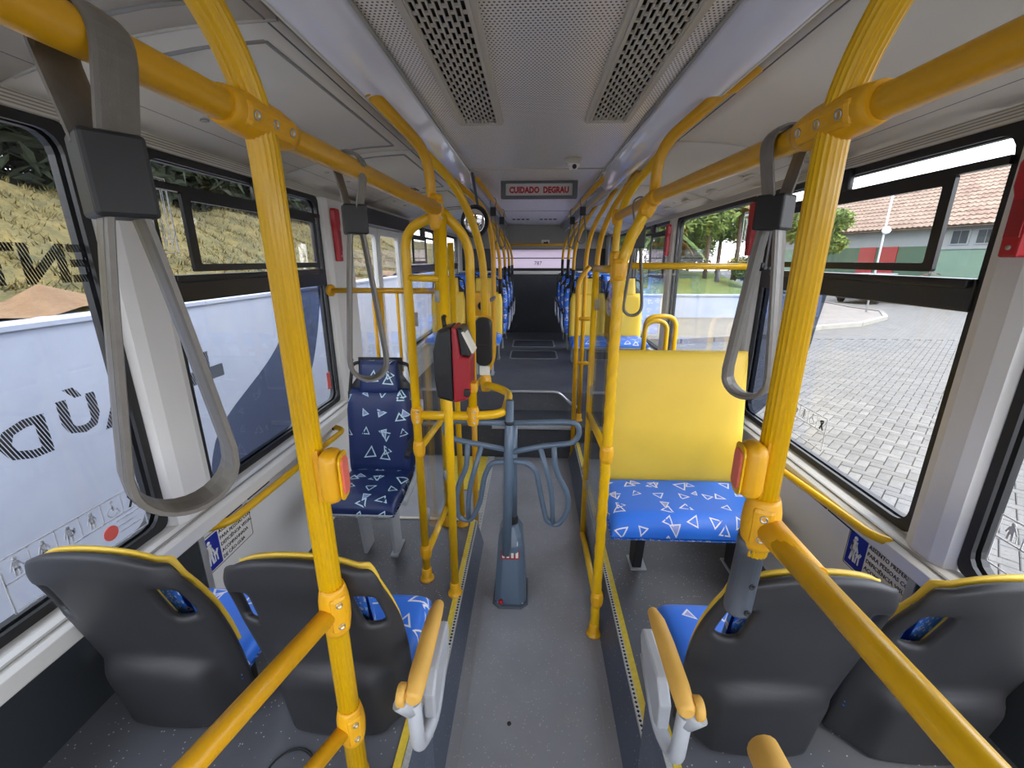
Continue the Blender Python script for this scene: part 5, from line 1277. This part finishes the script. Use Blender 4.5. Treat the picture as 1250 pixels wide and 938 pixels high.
def forward_seat(loc, label, fab, group, headfab=None, arm=0, w=.175, pedestal=True, handles=True, name='passenger_seat'):
    """high-backed seat that looks towards the camera (-y)"""
    o = thing(name, label, 'seat', loc, group=group)
    cp = MB(); pad(cp, lambda a, b, h: (a, -.17+b-.0, .395+h-.10*max(0, -b-.12)**1.0), w, .19, .05); cp.build('seat_cushion', M[fab], o)
    MB().prism([(-.36, .37), (-.30, .345), (.0, .36), (.03, .40), (-.34, .405)], (-w+.01, 0, 0), (0, 1, 0), (0, 0, 1), 2*w-.02).build('seat_pan', M['grey_metal'], o, bevel=.008)
    hb = lambda z: .02+.13*(z-.40)
    bp = MB(); pad(bp, lambda a, b, h: (a*(1-.12*sstep(.12, .24, b)), hb(.64+b)-h*(1+.5*(a/w)**2), .64+b), w, .225, .05); bp.build('back_cushion', M[headfab or fab], o)
    hp = MB(); pad(hp, lambda a, b, h: (a*(1-.1*(b+.08)/.16), hb(.93+b)-h, .93+b), w*.62, .085, .048); hp.build('head_cushion', M[headfab or fab], o)
    bsh = MB().grid(lambda u, t: (u*(w+.008)*(1-.36*sstep(.72, .86, t)), hb(.38+.64*t)+.014+.02*u*u*0, .38+.645*t), lin(-1, 1, 9), lin(0, 1, 15)).build('back_shell', M['shell'], o, solid=.018)
    if handles:
        for s in (-1, 1):
            MB().tube(fillet([(s*w*.60, hb(1.0)+.01, 1.0), (s*w*.88, hb(1.0)+.01, .99), (s*w*1.0, hb(.85)+.01, .84), (s*w*.97, hb(.8)+.01, .82)], .03), .009, 8).build('grip', M['black'], o)
    if pedestal:
        pdl = MB().prism([(-.05, 0), (.06, 0), (.02, .36), (-.10, .36)], (.07, -.09, 0), (0, 1, 0), (0, 0, 1), .02).build('pedestal', M['grey_metal'], o, bevel=.004)
        MB().prism([(-.05, 0), (.06, 0), (.02, .36), (-.10, .36)], (-.09, -.09, 0), (0, 1, 0), (0, 0, 1), .02).build('pedestal', M['grey_metal'], o, bevel=.004)
        MB().box((.06, -.16, 0), (.10, -.02, .01)).build('foot_plate', M['grey_metal'], o)
    if arm:
        ax = arm*(w+.028)
        MB().tube(fillet([(ax, .05, .60), (ax, -.10, .645), (ax, -.19, .60)], .05), [.012]+[.017]*6+[.015]*4, 12).build('armrest', M['shell'], o)
        MB().tube(fillet([(ax, .02, .60), (ax, -.02, .44), (ax, -.28, .40)], .06), .013, 10).build('arm_support', M['grey_metal'], o)
    return o
forward_seat((-.795, 2.055, PLAT), 'blue seat painted darker as in shade, with white triangles facing the camera beside the left window', 'fabric_shaded', None, arm=1, w=.172)

# yellow bench
be = thing('bench_seat', 'wide bench with plain yellow back and blue triangle cushion on the right', 'bench', (.715, 2.0, PLAT))
bhw = .355
cp = MB(); pad(cp, lambda a, b, h: (a, -.18+b, .39+h-.7*max(0, -b-.145)**1.0), bhw, .195, .055); cp.build('seat_cushion', M['fabric'], be)
MB().box((-bhw+.01, -.35, .355), (bhw-.01, .0, .385), .008).build('seat_pan', M['shell'], be)
def bk_(u, t): 
    return (u*bhw*(.985-.02*t), .02+.09*t-.0, .42+.665*t)
bp = MB(); pad(bp, lambda a, b, h: (a*(1-.045*(b+.335)/.67), .02+.075*(b+.335)/.67-h, .755+b), bhw, .335, .04); bp.build('back_panel', M['yellow_seat'], be)
MB().box((-bhw+.04, .06, .43), (bhw-.04, .085, .95), .006).build('back_frame', M['shell'], be)
for x in (-.165, .325):
    l = MB().prism([(-.035, 0), (.04, 0), (.06, .36), (-.09, .36)], (x-.02, -.10, 0), (0, 1, 0), (0, 0, 1), .045).build('leg', M['shell'], be, bevel=.004)
    MB().lathe([(.008, 0), (.008, .003)], (x-.021, -.09, .2), (-1, 0, 0), 8).build('bolt', M['steel'], l)
    MB().box((x-.03, -.15, 0), (x+.05, -.04, .008)).build('foot_plate', M['grey_metal'], be)

# raised rear rows
DK = .47
ys_ = forward_seat((.575, 4.45, DK), 'yellow-backed seat on the raised deck, right of the aisle', 'fabric', 'yellow priority seats', 'yellow_seat', w=.183)
def again(src, loc, label):
    c = copy_tree(src); c.location = loc; c['label'] = label; return c
again(ys_, (.945, 4.45, DK), 'yellow-backed seat on the raised deck by the right window')
again(ys_, (-.50, 4.6, DK), 'yellow-backed seat on the raised deck, left of the aisle')
again(ys_, (-.90, 4.6, DK), 'yellow-backed seat on the raised deck by the left window')
b0 = forward_seat((.575, 5.25, DK), 'blue seat right of the aisle, directly behind the yellow one', 'fabric', 'blue seats on the rear deck', w=.185, arm=-1)
names = {0: 'directly behind the yellow row', 1: 'in the second blue row', 2: 'in the rearmost row'}
bl = forward_seat((-.49, 5.35, DK), 'blue seat left of the aisle, directly behind the yellow row', 'fabric', 'blue seats on the rear deck', w=.185, arm=1)
for r, y in ((1, 6.0), (2, 6.75)):
    again(b0, (.575, y, DK), 'blue seat right of the aisle, '+names[r]); again(bl, (-.49, y+.05, DK), 'blue seat left of the aisle, '+names[r])
w0 = forward_seat((.95, 5.25, DK), 'blue seat by the right window, directly behind the yellow row', 'fabric', 'blue seats on the rear deck', w=.18)
for r, y in ((1, 6.0), (2, 6.75)): again(w0, (.95, y, DK), 'blue seat by the right window, '+names[r])
for r, y in ((0, 5.35), (1, 6.05), (2, 6.8)): again(w0, (-.91, y, DK), 'blue seat by the left window, '+names[r])
# yellow hoops before the right yellow seats
for (xa, xb, zt, y, lb) in ((.86, 1.09, 1.26, 3.28, 'outer yellow tube hoop below the far right window'), (.84, 1.0, 1.235, 3.2, 'inner yellow tube hoop below the far right window')):
    q = pole(lb, [(xa, y, PLAT), (xa, y, zt), (xb, y, zt), (xb, y, PLAT)], .0175, base=False, fr=.09, name='grab_hoop', group='yellow hoops', m='yellow')
    foot(q, (0, 0, 0)); foot(q, (xb-xa, 0, 0))
